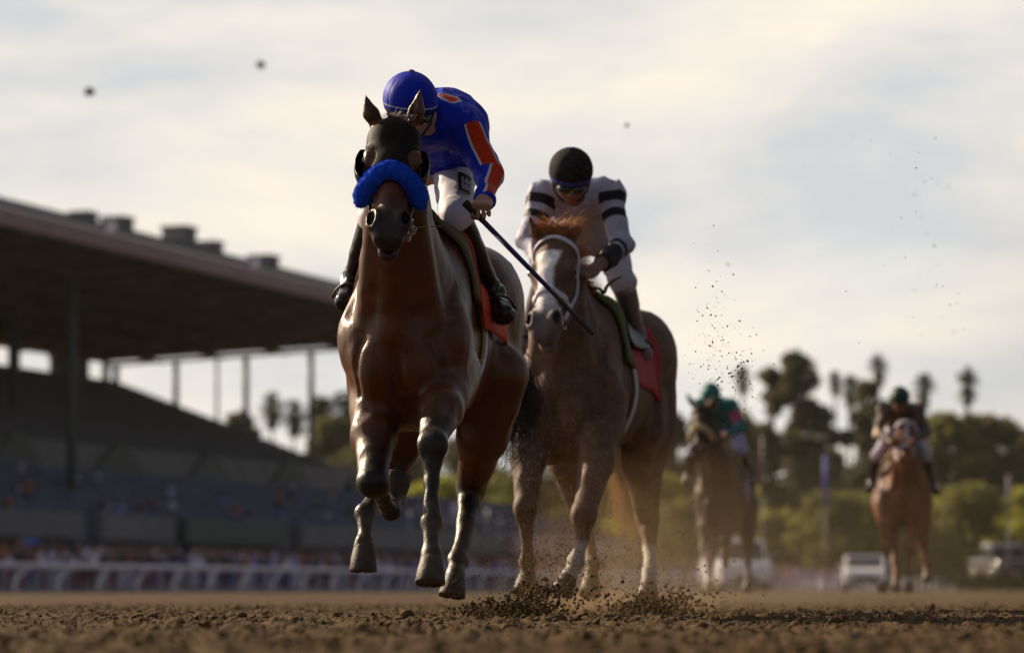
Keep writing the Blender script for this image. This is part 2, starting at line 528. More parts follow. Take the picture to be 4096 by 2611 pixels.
# a few large clods one can point at
def big_clod(px, Y, rad, seed, label, py=None):
    rr = np.random.RandomState(seed)
    p = P(px, 2355, Y); z = ground_h(np.array([p[0]]), np.array([Y]))[0] + rad * 0.45 if py is None else P(px, py, Y)[2]
    o = link_mesh('dirt_clod', clods('dirt_clod', np.zeros((1, 3)), np.array([rad]), rr, 2, 0.85), M_clod)
    o.location = (p[0], Y, z)
    return tag(o, label, 'dirt clod')
big_clod(968, 12.6, 0.026, 1, 'biggest clod lying on the track below the white rail at left')
big_clod(1000, 12.3, 0.017, 2, 'small clod lying against the right side of the biggest clod')
big_clod(2382, 12.2, 0.013, 3, 'round dark clod on the track beneath the second horse')
big_clod(560, 11.6, 0.020, 4, 'flattened clod on the track towards the left edge')
big_clod(2470, 11.8, 0.018, 5, 'flat pale clod on the track right of the round dark clod')
# clods thrown high, hanging against the sky
big_clod(357, 6.5, 0.0105, 6, 'blurred clod of dirt flying in the sky above the grandstand roof, lower of two', 368)
big_clod(1043, 6.5, 0.0120, 7, 'blurred clod of dirt flying in the sky left of the blue cap', 262)
big_clod(2508, 7.5, 0.0065, 8, 'faint clod of dirt flying in the sky above the second jockey', 502)

# ================================================================ white rail
VU = np.array([math.sin(math.radians(19.3)), math.cos(math.radians(19.3)), 0.0])    # along the straight
VN = np.array([-VU[1], VU[0], 0.0])                                               # away from the track
R0 = np.array([-19.8, 116.0, 0.0])
M_rail = mat('rail_plastic', (0.80, 0.74, 0.84), 0.45, var=0.06, vscale=2)
fence = empty('rail_fence', R0, 0, 'long white running rail on curved posts in front of the crowd', 'rail')
mb = MB()
mb.tube([R0 + VU * s + np.array([0, 0, 1.05]) for s in (-30, 0, 60, 160, 300, 420)], 0.12, 10)
mb.build('top_rail', M_rail, fence, True)
for i in range(64):
    b = R0 + VU * (0.2 - 6.2 + 3.55 * i)
    mb = MB()
    q = VU * 1.7
    pts = [b + VN * -0.05 + np.array([0, 0, -0.05]), b + VN * 0.0 + q * 0.05 + np.array([0, 0, 0.35]), b + q * 0.30 + np.array([0, 0, 0.72]), b + q * 0.75 + np.array([0, 0, 0.97])]
    mb.tube(resample(pts, 8), 0.075, 8)
    mb.build('post', M_rail, fence, True)
# ================================================================ grandstand
G0 = np.array([-30.3, 178.0, 0.0])
def G(s, w, z): return G0 + VU * s + VN * w + np.array([0, 0, z])
S1 = 84.0; S0 = -70.0
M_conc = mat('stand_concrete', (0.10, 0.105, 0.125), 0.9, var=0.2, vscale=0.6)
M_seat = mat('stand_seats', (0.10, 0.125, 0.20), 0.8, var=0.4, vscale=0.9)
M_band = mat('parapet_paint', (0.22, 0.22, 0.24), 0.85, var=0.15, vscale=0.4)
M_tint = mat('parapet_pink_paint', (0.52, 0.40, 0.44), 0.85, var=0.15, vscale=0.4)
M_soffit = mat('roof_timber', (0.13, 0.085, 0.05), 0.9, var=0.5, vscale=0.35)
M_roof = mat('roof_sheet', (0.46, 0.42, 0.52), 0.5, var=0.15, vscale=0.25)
M_fascia = mat('fascia_paint', (0.36, 0.24, 0.25), 0.6, var=0.1, vscale=0.3)
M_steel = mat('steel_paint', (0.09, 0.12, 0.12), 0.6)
M_vent = mat('vent_metal', (0.10, 0.11, 0.12), 0.6)
st = empty('grandstand', G(0, 0, 0), 0, 'long dark grandstand with a deep sloping roof on thin columns, left of the track', 'grandstand')
def extr(sec, s0, s1, name, m, parent=st):
    """section in (w, z) extruded along the stand"""
    mb = MB(); mb.prism([G(s0, w, z) for w, z in sec], VU * (s1 - s0)); return mb.build(name, m, parent)
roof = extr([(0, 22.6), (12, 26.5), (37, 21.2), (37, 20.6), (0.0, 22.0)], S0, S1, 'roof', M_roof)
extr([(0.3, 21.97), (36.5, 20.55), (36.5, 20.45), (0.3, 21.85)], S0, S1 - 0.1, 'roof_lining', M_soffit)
extr([(-0.25, 21.7), (0.25, 21.7), (0.25, 22.75), (-0.25, 22.75)], S0, S1, 'fascia', M_fascia)
for w, zt in ((1.2, 23.05), (4.6, 24.25), (8.0, 25.45)):      # walkway kerbs along the roof
    extr([(w, zt - 0.6), (w + 0.35, zt - 0.6), (w + 0.35, zt + 0.05), (w, zt + 0.05)], S0, S1, 'roof_rib', M_steel if w > 2 else M_vent)
# rafters under the lining
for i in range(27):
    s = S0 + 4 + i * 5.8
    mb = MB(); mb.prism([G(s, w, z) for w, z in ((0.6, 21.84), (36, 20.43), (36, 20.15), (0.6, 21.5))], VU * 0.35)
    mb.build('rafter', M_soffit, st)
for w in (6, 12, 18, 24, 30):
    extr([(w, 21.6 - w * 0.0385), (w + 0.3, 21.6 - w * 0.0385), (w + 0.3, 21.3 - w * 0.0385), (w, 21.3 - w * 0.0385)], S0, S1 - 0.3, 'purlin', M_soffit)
# stepped seating: lower bank, cross wall, upper bank
def steps(w0, z0, w1, z1, n):
    pts = [(w0, z0)]
    for i in range(n):
        dw = (w1 - w0) / n; dz = (z1 - z0) / n
        pts += [(w0 + i * dw, z0 + (i + 1) * dz), (w0 + (i + 1) * dw, z0 + (i + 1) * dz)]
    return pts
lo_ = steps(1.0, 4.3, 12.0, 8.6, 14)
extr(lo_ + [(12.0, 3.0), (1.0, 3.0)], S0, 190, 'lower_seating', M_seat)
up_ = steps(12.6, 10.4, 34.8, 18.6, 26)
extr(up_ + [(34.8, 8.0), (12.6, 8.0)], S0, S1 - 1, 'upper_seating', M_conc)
extr([(12.0, 8.0), (12.55, 8.0), (12.55, 10.5), (12.0, 10.5)], S0, S1 + 6, 'cross_wall', M_band)
# stair mouths that cut dark wedges into the cross wall
for i, s in enumerate(np.arange(-12, 92, 15.5)):
    mb = MB(); mb.prism([G(s, 11.6, 8.3), G(s + 8.5, 11.6, 8.3), G(s + 5.2, 11.6, 10.7), G(s + 3.6, 11.6, 10.7)], VN * 0.38)
    mb.build('stair_mouth', M_steel, st)
# front parapet in lengths, dark gaps between
for s0, s1, m in ((-40, 11, M_band), (13.5, 24, M_band), (26, 43, M_steel), (45.5, 90, M_band), (93, 105, M_tint), (112, 148, M_tint), (152, 188, M_tint)):
    extr([(0.2, 3.3), (0.9, 3.3), (0.9, 4.95), (0.2, 4.95)], s0, s1, 'parapet', m)
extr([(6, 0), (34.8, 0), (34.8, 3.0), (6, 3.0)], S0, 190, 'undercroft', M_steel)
for s in np.arange(-30, 190, 8.0):
    mb = MB(); mb.box(G(s, 1.4, 1.6), (0.8, 0.8, 3.3)); mb.build('pier', M_conc, st)
# back wall, open as a strip of windows below the eave
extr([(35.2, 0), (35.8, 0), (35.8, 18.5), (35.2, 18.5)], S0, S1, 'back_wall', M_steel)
for s0, s1 in ((S0, 60), (65.8, 66.9), (73.1, 79.4), (83.0, 83.3)):
    mb = MB(); mb.prism([G(s0, 35.2, 18.45), G(s0, 35.8, 18.45), G(s0, 35.8, 20.5), G(s0, 35.2, 20.5)], VU * (s1 - s0))
    mb.build('window_wall', M_steel, st)
# columns: a row at the open end and tall ones along the front of the upper bank
def zseat(w): return 10.4 + (w - 12.6) * 8.2 / 22.2 if w > 12.6 else 4.3 + (w - 1) * 4.3 / 11
for w, rr in ((34.5, 0.30), (28.6, 0.26), (24.6, 0.14), (21.8, 0.26), (15.6, 0.26)):
    mb = MB(); mb.tube([G(S1 - 0.8, w, zseat(w) - 0.3), G(S1 - 0.8, w, 21.2 - w * 0.03)], rr, 8); mb.build('column', M_steel, st, True)
for s, w in ((22.3, 7), (38, 20)):
    mb = MB(); mb.tube([G(s, w, zseat(w) - 0.3), G(s, w, 21.4 - w * 0.03)], 0.36, 8); mb.build('column', M_steel, st, True)
# plant housings on the ridge
for px, wd, ht, lab in ((335, 1.0, 0.8, 'v'), (470, 1.2, 1.2, 'v'), (717, 1.35, 2.0, 'v'), (838, 1.1, 1.1, 'v'), (1055, 1.3, 1.1, 'v')):
    k = (px - 2048) / F      # find the place on the ridge line that lies in this direction
    s = (k * (G0[1] + VN[1] * 12) - (G0[0] + VN[0] * 12)) / (VU[0] - k * VU[1])
    mb = MB(); c = G(s, 12, 26.1 + ht * 0.3)
    Mr = Matrix.Rotation(-math.radians(19.3), 3, 'Z')
    mb.box(c, (wd * 1.5, wd * 1.4, ht * 0.6 + 0.5), Mr)
    mb.box(c + np.array([0, 0, ht * 0.3 + 0.3]), (wd * 1.7, wd * 1.6, 0.18), Mr)
    mb.build('roof_vent', M_vent, st)
for px in (523, 1092):       # floodlights on the roof edge
    k = (px - 2048) / F
    s = (k * (G0[1] - VN[1] * 1) - (G0[0] - VN[0] * 1)) / (VU[0] - k * VU[1])
    mb = MB(); mb.tube([G(s, 0.5, 22.7), G(s, 0.5, 23.1)], 0.08, 6); mb.box(G(s, 0.4, 23.4), (0.55, 0.35, 0.6)); mb.build('floodlight', mat('floodlight_glass', (0.75, 0.72, 0.85), 0.2), st)

# ================================================================ crowd on the apron and in the seats
ph = Solid()
ph.ell((0, 0, 1.62), (0.085, 0.10, 0.12), 0.02).cap((0, 0, 1.35), (0, 0, 1.52), 0.055, 0.05, 0.04)
ph.cap((0, 0, 0.98), (0, 0, 1.33), 0.13, 0.15, 0.05, (1, 0, 0), 1.35)
for sx in (-1, 1):
    ph.cap((sx * 0.1, 0, 0.95), (sx * 0.11, 0, 0.5), 0.085, 0.06, 0.04).cap((sx * 0.11, 0, 0.5), (sx * 0.12, 0, 0.06), 0.055, 0.045, 0.02)
    ph.cap((sx * 0.2, 0, 1.38), (sx * 0.26, -0.02, 1.1), 0.05, 0.042, 0.03).cap((sx * 0.26, -0.02, 1.1), (sx * 0.22, -0.16, 0.95), 0.04, 0.03, 0.02)
pV, pF = ph.mesh(0.05, smooth=1)
M_crowd = mat('crowd_clothes', (0.3, 0.3, 0.3), 0.85, vcol='dye')
def crowd(name, C, rs, label, seated=False):
    n = len(C); pal = np.array([(0.66, 0.62, 0.85), (0.36, 0.34, 0.75), (0.55, 0.52, 0.70), (0.03, 0.03, 0.05), (0.04, 0.04, 0.10), (0.25, 0.06, 0.07), (0.08, 0.12, 0.34), (0.07, 0.05, 0.05), (0.75, 0.70, 0.80), (0.03, 0.03, 0.04), (0.10, 0.07, 0.09), (0.05, 0.05, 0.06), (0.45, 0.12, 0.04), (0.16, 0.10, 0.13)])
    a = rs.rand(n) * 6.28; sc = 0.9 + 0.2 * rs.rand(n)
    V = pV[None] * sc[:, None, None]
    if seated: V = V.copy(); V[..., 2] = np.maximum(V[..., 2] - 0.45, 0)
    X = V[..., 0] * np.cos(a)[:, None] - V[..., 1] * np.sin(a)[:, None]
    Y = V[..., 0] * np.sin(a)[:, None] + V[..., 1] * np.cos(a)[:, None]
    V = np.stack([X, Y, V[..., 2]], -1) + C[:, None]
    top = pal[rs.randint(0, len(pal), n)]; leg = pal[rs.choice([2, 3, 5, 6, 8], n)] ; hat = rs.rand(n) < 0.3
    skin = np.array([0.30, 0.17, 0.11])
    z = pV[:, 2][None, :, None]
    Cc = np.where(z > 1.5, np.where((z > 1.66) & hat[:, None, None], top[:, None] * 1.2, np.where(z > 1.68, 0.03, skin)), np.where(z > 0.95, top[:, None], leg[:, None]))
    Cc = np.concatenate([Cc, np.ones(Cc.shape[:2] + (1,))], -1)
    Fc = pF[None] + (np.arange(n) * len(pV))[:, None, None]
    o = link_mesh(name, np_mesh(name, V.reshape(-1, 3), Fc.reshape(-1, 4), True, {'dye': Cc.reshape(-1, 4)}), M_crowd)
    return tag(o, label, 'crowd', kind='stuff')
r = np.random.RandomState(5)
n = 1500
s = -45 + 215 * r.rand(n) ; w = 1.2 + 15 * r.rand(n) ** 1.2
C = R0 + VU * s[:, None] + VN * w[:, None]; C[:, 2] = np.clip(w - 1, 0, 20) * 0.055
crowd('crowd', C, r, 'blurred crowd of standing spectators packed behind the white rail')
n = 90
s = -5 + 120 * r.rand(n) ** 1.3; ww = 1.5 + 9.5 * r.rand(n); zz = np.array([zseat(q) for q in ww])
C = G0 + VU * s[:, None] + VN * ww[:, None]; C[:, 2] = zz
crowd('seated_crowd', C, r, 'scattered spectators sitting in the lower bank of the grandstand', True)
apron = MB()
apron.prism([R0 + VN * 1.0 + VU * -60, R0 + VN * 30 + VU * -60 + np.array([0, 0, 1.6]), R0 + VN * 30 + VU * -60 + np.array([0, 0, -0.5]), R0 + VN * 1.0 + VU * -60 + np.array([0, 0, -0.5])], VU * 330)
tag(apron.build('pavement', M_conc), kind='structure')
# canvas umbrella in the crowd
um = empty('umbrella', R0 + VU * 3 + VN * 3, 0, 'open bright blue umbrella held up in the crowd at far left', 'umbrella')
mb = MB(); c0 = P(128, 2150, 119)
mb.tube([c0 + np.array([0, 0, -1.3]), c0], 0.02, 6); mb.build('shaft', M_steel, um)
mb = MB(); mb.tube([c0 + np.array([0, 0, z]) for z in (-0.26, -0.20, -0.08, 0.0)], [0.36, 0.32, 0.18, 0.02], 8); mb.build('canopy', mat('umbrella_cloth', (0.01, 0.09, 0.42), 0.7), um)
# ================================================================ trees
M_leaf = [mat('leaf_dark', (0.10, 0.10, 0.036), 0.75, var=0.5, vscale=0.8, leaf=0.45), mat('leaf_olive', (0.17, 0.165, 0.040), 0.75, var=0.5, vscale=0.8, leaf=0.45),
          mat('leaf_grey', (0.13, 0.125, 0.052), 0.75, var=0.5, vscale=0.8, leaf=0.45)]
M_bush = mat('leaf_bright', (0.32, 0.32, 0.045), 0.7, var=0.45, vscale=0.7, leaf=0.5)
M_bark = mat('bark', (0.075, 0.055, 0.042), 0.9, var=0.3, vscale=5)
M_palm = mat('palm_frond', (0.060, 0.070, 0.030), 0.6, var=0.3, vscale=3)
def leaf_cloud(C, R, n, size, rs):
    """n small leaf-spray faces through lobes (centres C, radii R)"""
    w = R ** 2; w = w / w.sum()
    li = rs.choice(len(C), n, p=w)
    d = rs.randn(n, 3); d /= np.linalg.norm(d, axis=1)[:, None]
    rad = R[li] * (0.35 + 0.7 * rs.rand(n) ** 0.45)
    c = C[li] + d * rad[:, None] * np.array([1, 1, 0.8])
    a = rs.randn(n, 3); a /= np.linalg.norm(a, axis=1)[:, None]
    b = np.cross(a, rs.randn(n, 3)); b /= np.linalg.norm(b, axis=1)[:, None]
    sz = size * (0.5 + rs.rand(n))[:, None]
    V = np.stack([c - a * sz, c - b * sz * 0.45, c + a * sz, c + b * sz * 0.45], 1).reshape(-1, 3)
    return V, np.arange(4 * n).reshape(-1, 4)
def tree(px, base_Y, top_py, width, seed, label, m=0, name='broadleaf_tree', trunk_h=0.35, lobes=14, n=2600, size=0.34, skirt=0.0, group=None, gap=1.0):
    rs = np.random.RandomState(seed); base_Y *= 1.8; width *= 1.8; size *= 1.8
    b = P(px, 2355, base_Y); b[2] = 0
    top = CH + (2355 - top_py) / F * base_Y
    t = empty(name, b, 0, label, 'tree', group)
    C = []; R = []
    for i in range(lobes):
        z = trunk_h * top + (top * (1 - trunk_h)) * ((i + 0.6) / lobes) ** 0.9
        f = math.sin(math.pi * min(0.96, (z / top - trunk_h + 0.22) / (1.22 - trunk_h))) ** 0.7
        a = rs.rand() * 6.28; q = width * 0.5 * f * (0.35 + 0.55 * rs.rand()) * gap
        C.append((b[0] + math.cos(a) * q, b[1] + math.sin(a) * q, z)); R.append(width * (0.15 + 0.10 * rs.rand()))
    C = np.array(C); R = np.array(R); C[:, 2] = np.minimum(C[:, 2], top - R * 0.8)
    V, Fc = leaf_cloud(C, R, n, size, rs)
    mb = MB(); mb.tube([b + (0, 0, -0.3), b + (0.1, 0, top * trunk_h), b + (0.2, 0, top * 0.7)], [0.45, 0.33, 0.12], 7)
    for i in range(0, lobes, 2):
        mb.tube([b + (0.1, 0, top * trunk_h * 0.8), (b + C[i]) / 2 * (1, 1, 0) + (0, 0, (top * trunk_h + C[i][2]) / 2), C[i]], [0.22, 0.14, 0.05], 5)
    mb.build('trunk', M_bark, t, True)
    link_mesh('crown', np_mesh('crown', V, Fc, False), M_leaf[m] if m < 3 else M_bush, t)
    return t
def palm(px, Y, py_top, rad_px, seed, label, skirt=True):
    rs = np.random.RandomState(seed); Y = Y * 1.8
    b = P(px, 2355, Y); b[2] = 0
    R = rad_px / F * Y * 1.8
    top = CH + (2355 - py_top) / F * Y - R
    t = empty('palm_tree', b, 0, label, 'palm tree')
    lean = (rs.rand() - 0.5) * 0.6
    mb = MB(); mb.tube([b + (0, 0, -0.3), b + (lean * 0.4, 0, top * 0.5), b + (lean, 0, top)], [0.26, 0.19, 0.15], 8); mb.build('trunk', M_bark, t, True)
    V = []; Fc = []
    c = b + (lean, 0, top)
    for i in range(80):
        a = rs.rand() * 6.28; el = -1.1 + 2.5 * rs.rand() ** 0.8
        d = np.array([math.cos(a) * math.cos(el), math.sin(a) * math.cos(el), math.sin(el)])
        pts = [c + d * R * q * (0.95 + 0.25 * rs.rand()) * np.array([0.9, 0.9, 1.2]) - np.array([0, 0, 0.30 * R * q * q]) for q in (0, 0.3, 0.6, 0.85, 1.0)]
        s = np.cross(d, (0, 0, 1)); s /= np.linalg.norm(s) + 1e-6
        for j in range(4):      # a folded frond: two rows of leaflets with gaps
            for sg in (-1, 1):
                wj = R * (0.16, 0.26, 0.22, 0.12)[j]
                n0 = len(V)
                V += [pts[j], pts[j] + (pts[j + 1] - pts[j]) * 0.75, pts[j] + (pts[j + 1] - pts[j]) * 1.0 + s * sg * wj - np.array([0, 0, wj * 0.5])]
                Fc.append((n0, n0 + 1, n0 + 2))
    if skirt:
        for i in range(50):
            a = rs.rand() * 6.28; z0 = rs.rand() * R * 1.0; n0 = len(V)
            o = np.array([math.cos(a), math.sin(a), 0])
            V += [c + o * 0.1 - (0, 0, z0), c + o * 0.38 * R - (0, 0, z0 + 0.5 * R), c + o * 0.16 * R + np.array([-o[1], o[0], 0]) * 0.2 * R - (0, 0, z0 + 0.6 * R)]
            Fc.append((n0, n0 + 1, n0 + 2))
    link_mesh('crown', np_mesh('crown', V, Fc, False), M_palm, t)
    return t
# palms: (px, depth, top pixel, crown radius in pixels)
palm(3512, 235, 1412, 30, 1, 'tallest palm, a lone round head highest in the sky right of centre')
palm(2972, 230, 1458, 27, 2, 'slim palm rising just right of the green-capped jockey at centre right')
palm(3868, 205, 1466, 36, 3, 'lone palm with a large oval head near the right edge')
palm(3686, 215, 1488, 34, 4, 'palm standing just right of the rightmost jockey')
palm(3345, 230, 1476, 24, 5, 'small-headed palm left of the tallest palm')
palm(3395, 225, 1495, 32, 6, 'palm leaning close against the small-headed palm')
palm(1095, 250, 1560, 36, 7, 'small lone palm seen through the end of the grandstand')
palm(1172, 250, 1590, 36, 8, 'palm partly behind the last column of the grandstand')
palm(1290, 250, 1572, 54, 9, 'palm with a ragged head left of the leading horse')
palm(1375, 250, 1550, 50, 10, 'palm touching the shoulder of the leading horse')
tree(3180, 205, 1405, 3.6, 21, 'tall open eucalyptus with a wind-swept crown above the other trees', 0, 'eucalyptus_tree', 0.74, 12, 1500, 0.28, gap=1.0)
tree(3085, 207, 1470, 3.0, 22, 'left wing of tall eucalyptus leaning away from the open crown', 0, 'eucalyptus_tree', 0.80, 9, 900, 0.26)
tree(3470, 204, 1520, 3.2, 23, 'round-headed tree between the palms left of the rightmost jockey', 0, 'broadleaf_tree', 0.7, 10, 1100, 0.28)
specs = [
 (1340, 225, 1670, 5.0, 2, 'low tree below the ragged palm left of the leading horse'),
 (1440, 215, 1780, 5.5, 2, 'low tree behind the forelegs of the leading horse'),
 (965, 235, 1650, 3.0, 0, 'small tree seen through the end of the grandstand behind a column'),
 (1620, 225, 1790, 4.5, 2, 'tree behind the chest of the leading horse'),
 (1850, 222, 1750, 5.0, 0, 'tree behind the haunch of the leading horse'),
 (2655, 200, 1640, 4.2, 0, 'narrow tree right behind the second horse'),
 (2800, 215, 1720, 5.0, 2, 'grey tree behind the third horse and its jockey'),
 (2935, 205, 1640, 4.2, 1, 'olive tree below the slim palm'),
 (3050, 210, 1690, 4.8, 2, 'grey tree under the eucalyptus'),
 (3240, 205, 1608, 3.9, 0, 'dark bushy tree below the tall open eucalyptus'),
 (3320, 215, 1800, 3.0, 2, 'tree under the small-headed palm'),
 (3485, 200, 1740, 3.8, 0, 'dark rounded tree left of the rightmost horse'),
 (3640, 205, 1660, 5.6, 2, 'tree behind the rightmost jockey'),
 (3770, 198, 1650, 5.5, 1, 'broad tree right of the rightmost jockey'),
 (3905, 200, 1655, 5.6, 0, 'broad dark tree under the large oval palm'),
 (4030, 202, 1675, 4.4, 2, 'tree with a ragged top near the right edge'),
 (4120, 196, 1740, 4.0, 0, 'dark tree cut by the right edge of the photo'),
]
for i, (px, Y, py, wd, m, lab) in enumerate(specs):
    tree(px, Y, py, wd * 1.25, 40 + i, lab, m, trunk_h=0.30, lobes=18, n=2600, size=0.34)
# bushes in front, catching the light
bl = ['olive bush behind the leading horse', 'bright bush between the leading and second horse', 'bright yellow-green bush behind the second horse', 'low bush right of the second horse', 'yellow-green bush left of the third horse', 'bush behind the third horse',
      'rounded bush right of the third horse', 'rounded bush behind the white truck', 'bright rounded bush above the white car', 'bush left of the rightmost horse', 'bush behind the rightmost horse', 'bright bush right of the rightmost horse', 'wide dark bush above the parked pickup', 'bush at the right edge', 'low bush behind the grandstand end']
bx = [(1780, 1900, 4.2), (1930, 1830, 4.0), (2160, 1850, 5.2), (2400, 1880, 5.0), (2640, 1890, 4.4), (2760, 1990, 4.4), (2930, 1950, 4.2), (3080, 2040, 4.0), (3310, 1960, 4.8), (3430, 1985, 4.0), (3600, 1960, 5.0), (3890, 1930, 5.2), (3990, 1990, 4.4), (4110, 1950, 3.6), (1500, 1920, 4.6)]
for i, ((px, py, wd), lab) in enumerate(zip(bx, bl)):
    t = tree(px, 165 + (i * 7) % 11, py, wd * 1.3, 80 + i, lab, 3 if i % 3 != 2 else 1, 'bush', 0.05, 14, 2600, 0.26)
    t['category'] = 'bush'
# unbroken shrub mass closing the back of the trees
r = np.random.RandomState(9)
C = []; R = []
for i in range(170):
    px = 1250 + 3100 * i / 169 + r.randn() * 20; Y = (212 + r.rand() * 18) * 1.8
    p = P(px, 2355, Y); hgt = 9.0 + 4.7 * r.rand()
    for z in np.arange(1.4, hgt, 2.6): C.append((p[0] + r.randn() * 0.8, Y + r.randn(), z)); R.append(2.3 + 0.9 * r.rand())
V, Fc = leaf_cloud(np.array(C), np.array(R), 26000, 0.8, r)
tag(link_mesh('undergrowth', np_mesh('undergrowth', V, Fc, False), M_leaf[2]), 'unbroken dark undergrowth filling the space beneath the distant trees', 'undergrowth', kind='stuff')
# flag poles
for px, y0, y1, c, lab in ((3303, 1820, 2290, (0.05, 0.07, 0.5), 'thin pole with a blue upper length standing before the trees'), (3052, 1740, 2290, (0.16, 0.07, 0.10), 'thin pole with a dull red upper length beside the white truck'), (4036, 1900, 2290, (0.18, 0.16, 0.22), 'thin pale pole before the trees at the right edge')):
    Y = 140.0; b = P(px, 2355, Y); b[2] = 0; z1 = CH + (2355 - y0) / F * Y
    t = empty('marker_pole', b, 0, lab, 'pole')
    mb = MB(); mb.tube([b, b + (0, 0, z1 * 0.62)], 0.05, 8); mb.build('lower_length', mat('pole_grey', (0.14, 0.13, 0.14), 0.6), t, True)
    mb = MB(); mb.tube([b + (0, 0, z1 * 0.62), b + (0, 0, z1)], 0.09, 8); mb.build('upper_length', mat('pole_colour', c, 0.6), t, True)
# ================================================================ horses
M_hoof = mat('hoof_horn', (0.046, 0.032, 0.020), 0.6, var=0.4, vscale=25, bump=0.3, bscale=90, dirt=((0.085, 0.060, 0.035), 0.55, 22))
M_eye = mat('eye_dark', (0.006, 0.004, 0.003), 0.06, coat=1.0)
M_leather = mat('tack_leather', (0.022, 0.014, 0.011), 0.45, var=0.3, vscale=60, bump=0.2)
M_metal = mat('bit_metal', (0.6, 0.58, 0.55), 0.25, metal=1.0)
def unit(v): v = np.array(v, float); return v / np.linalg.norm(v)
class Horse: pass
def horse(name, label, O, yaw, lift, poll, lip, headx, legs, ears, M, vox, paint=None, neckw=1.0, sc=1.0, hoofs=True, wide=1.0, tuck=0.0, mouth=True):
    h = Horse()
    cy, sy = math.cos(yaw), math.sin(yaw)
    O = np.array([O[0], O[1], 0.0])
    Rm = np.array([[cy, sy, 0], [-sy, cy, 0], [0, 0, 1.0]])     # columns: sideways, backwards, up
    def W(x, y, z): return O + Rm @ (np.array([x * wide, y, z]) * sc) + np.array([0, 0, lift])
    lat = Rm[:, 0]
    h.W, h.lat, h.back, h.O = W, lat, Rm[:, 1], O
    def E(S, c, r, k=0.04, **kw): S.ell(W(*c), np.array(r) * sc * np.array([wide, 1, 1]), k, Rm, **kw)
    T = Solid()       # trunk
    E(T, (0, -0.05, 1.13), (0.262, 0.66, 0.345), 0.05)
    E(T, (0, 0.30, 1.17), (0.262, 0.45, 0.29), 0.06)
    E(T, (0, -0.55, 1.07), (0.240, 0.34, 0.35), 0.07)
    E(T, (0, 0.55, 1.34), (0.25, 0.38, 0.26), 0.06)
    for s in (-1, 1):
        E(T, (s * 0.135, 0.58, 1.30), (0.165, 0.33, 0.29), 0.05)
        E(T, (s * 0.165, 0.66, 1.02), (0.135, 0.23, 0.30), 0.06)
        E(T, (s * 0.19, 0.42, 0.98), (0.10, 0.17, 0.20), 0.06)
        T.cap(W(s * 0.11, -0.30, 1.44), W(s * 0.165, -0.66, 1.10), 0.12 * sc, 0.13 * sc, 0.06, lat, 0.72)
        E(T, (s * 0.170, -0.66, 1.06), (0.085, 0.13, 0.17), 0.07)
        E(T, (s * 0.178, -0.45, 0.98), (0.085, 0.20, 0.19), 0.04)
        E(T, (s * 0.088, -0.755, 0.98), (0.105, 0.125, 0.19), 0.045)
        E(T, (s * 0.10, -0.62, 0.80), (0.10, 0.18, 0.10), 0.05)
        E(T, (s * 0.16, 0.60, 1.34), (0.14, 0.26, 0.20), 0.06)
    T.cap(W(0, -0.50, 1.455), W(0, 0.0, 1.44), 0.065 * sc, 0.09 * sc, 0.08)
    T.cap(W(0, 0.0, 1.43), W(0, 0.5, 1.52), 0.10 * sc, 0.09 * sc, 0.08)
    def crease(pts, r, k=0.03):
        q = onto(T, [W(*p) for p in pts], 0.004)
        for a, b in zip(q[:-1], q[1:]): T.cap(a, b, r * sc, r * sc, k, sub=True)
    crease([(0, -0.92, 1.16), (0, -0.90, 1.02), (0, -0.85, 0.86)], 0.013, 0.035)
    for s in (-1, 1):
        crease([(s * 0.20, -0.60, 1.40), (s * 0.24, -0.80, 1.22), (s * 0.17, -0.90, 1.08)], 0.012, 0.04)
        crease([(s * 0.17, -0.88, 1.06), (s * 0.19, -0.84, 0.95), (s * 0.16, -0.80, 0.84)], 0.010, 0.03)
        crease([(s * 0.28, -0.36, 1.26), (s * 0.28, -0.42, 1.08), (s * 0.27, -0.56, 0.95)], 0.010, 0.04)
        crease([(s * 0.27, 0.30, 1.30), (s * 0.28, 0.34, 1.10), (s * 0.27, 0.26, 0.92)], 0.014, 0.05)
    # head frame
    poll = np.array(poll); lip = np.array(lip)
    d = unit(lip - poll); hs = np.linalg.norm(lip - poll) / 0.60
    e = unit(np.array(headx) - d * (np.array(headx) @ d)); n = np.cross(e, d)
    if n[1] > 0: n = -n
    HR = np.stack([e, d, n], 1)
    def H(x, s, q): return poll + hs * (e * x + d * s + n * q)
    def EH(S, c, r, k=0.02, **kw): S.ell(H(*c), np.array(r) * hs, k * hs, HR, **kw)
    h.H, h.hs, h.e, h.d, h.n, h.HR = H, hs, e, d, n, HR
    K = Solid()
    EH(K, (0, 0.07, -0.085), (0.080, 0.085, 0.085))
    K.cap(H(0, 0.07, -0.062), H(0, 0.23, -0.052), 0.060 * hs, 0.056 * hs, 0.03, e, 1.52)
    K.cap(H(0, 0.22, -0.052), H(0, 0.46, -0.048), 0.053 * hs, 0.043 * hs, 0.03)
    for s in (-1, 1):
        EH(K, (s * 0.086, 0.190, -0.058), (0.030, 0.048, 0.040), 0.02)
        EH(K, (s * 0.066, 0.10, -0.095), (0.032, 0.06, 0.05), 0.03)
        K.cap(H(s * 0.066, 0.25, -0.078), H(s * 0.045, 0.40, -0.070), 0.022 * hs, 0.016 * hs, 0.02)
        EH(K, (s * 0.050, 0.20, -0.165), (0.036, 0.115, 0.105), 0.03)
        K.cap(H(s * 0.042, 0.28, -0.15), H(s * 0.026, 0.53, -0.112), 0.042 * hs, 0.027 * hs, 0.03)
        EH(K, (s * 0.054, 0.495, -0.030), (0.034, 0.052, 0.038), 0.016)
        EH(K, (s * 0.030, 0.555, -0.050), (0.030, 0.035, 0.035), 0.02)
    EH(K, (0, 0.50, -0.062), (0.056, 0.085, 0.056), 0.03)
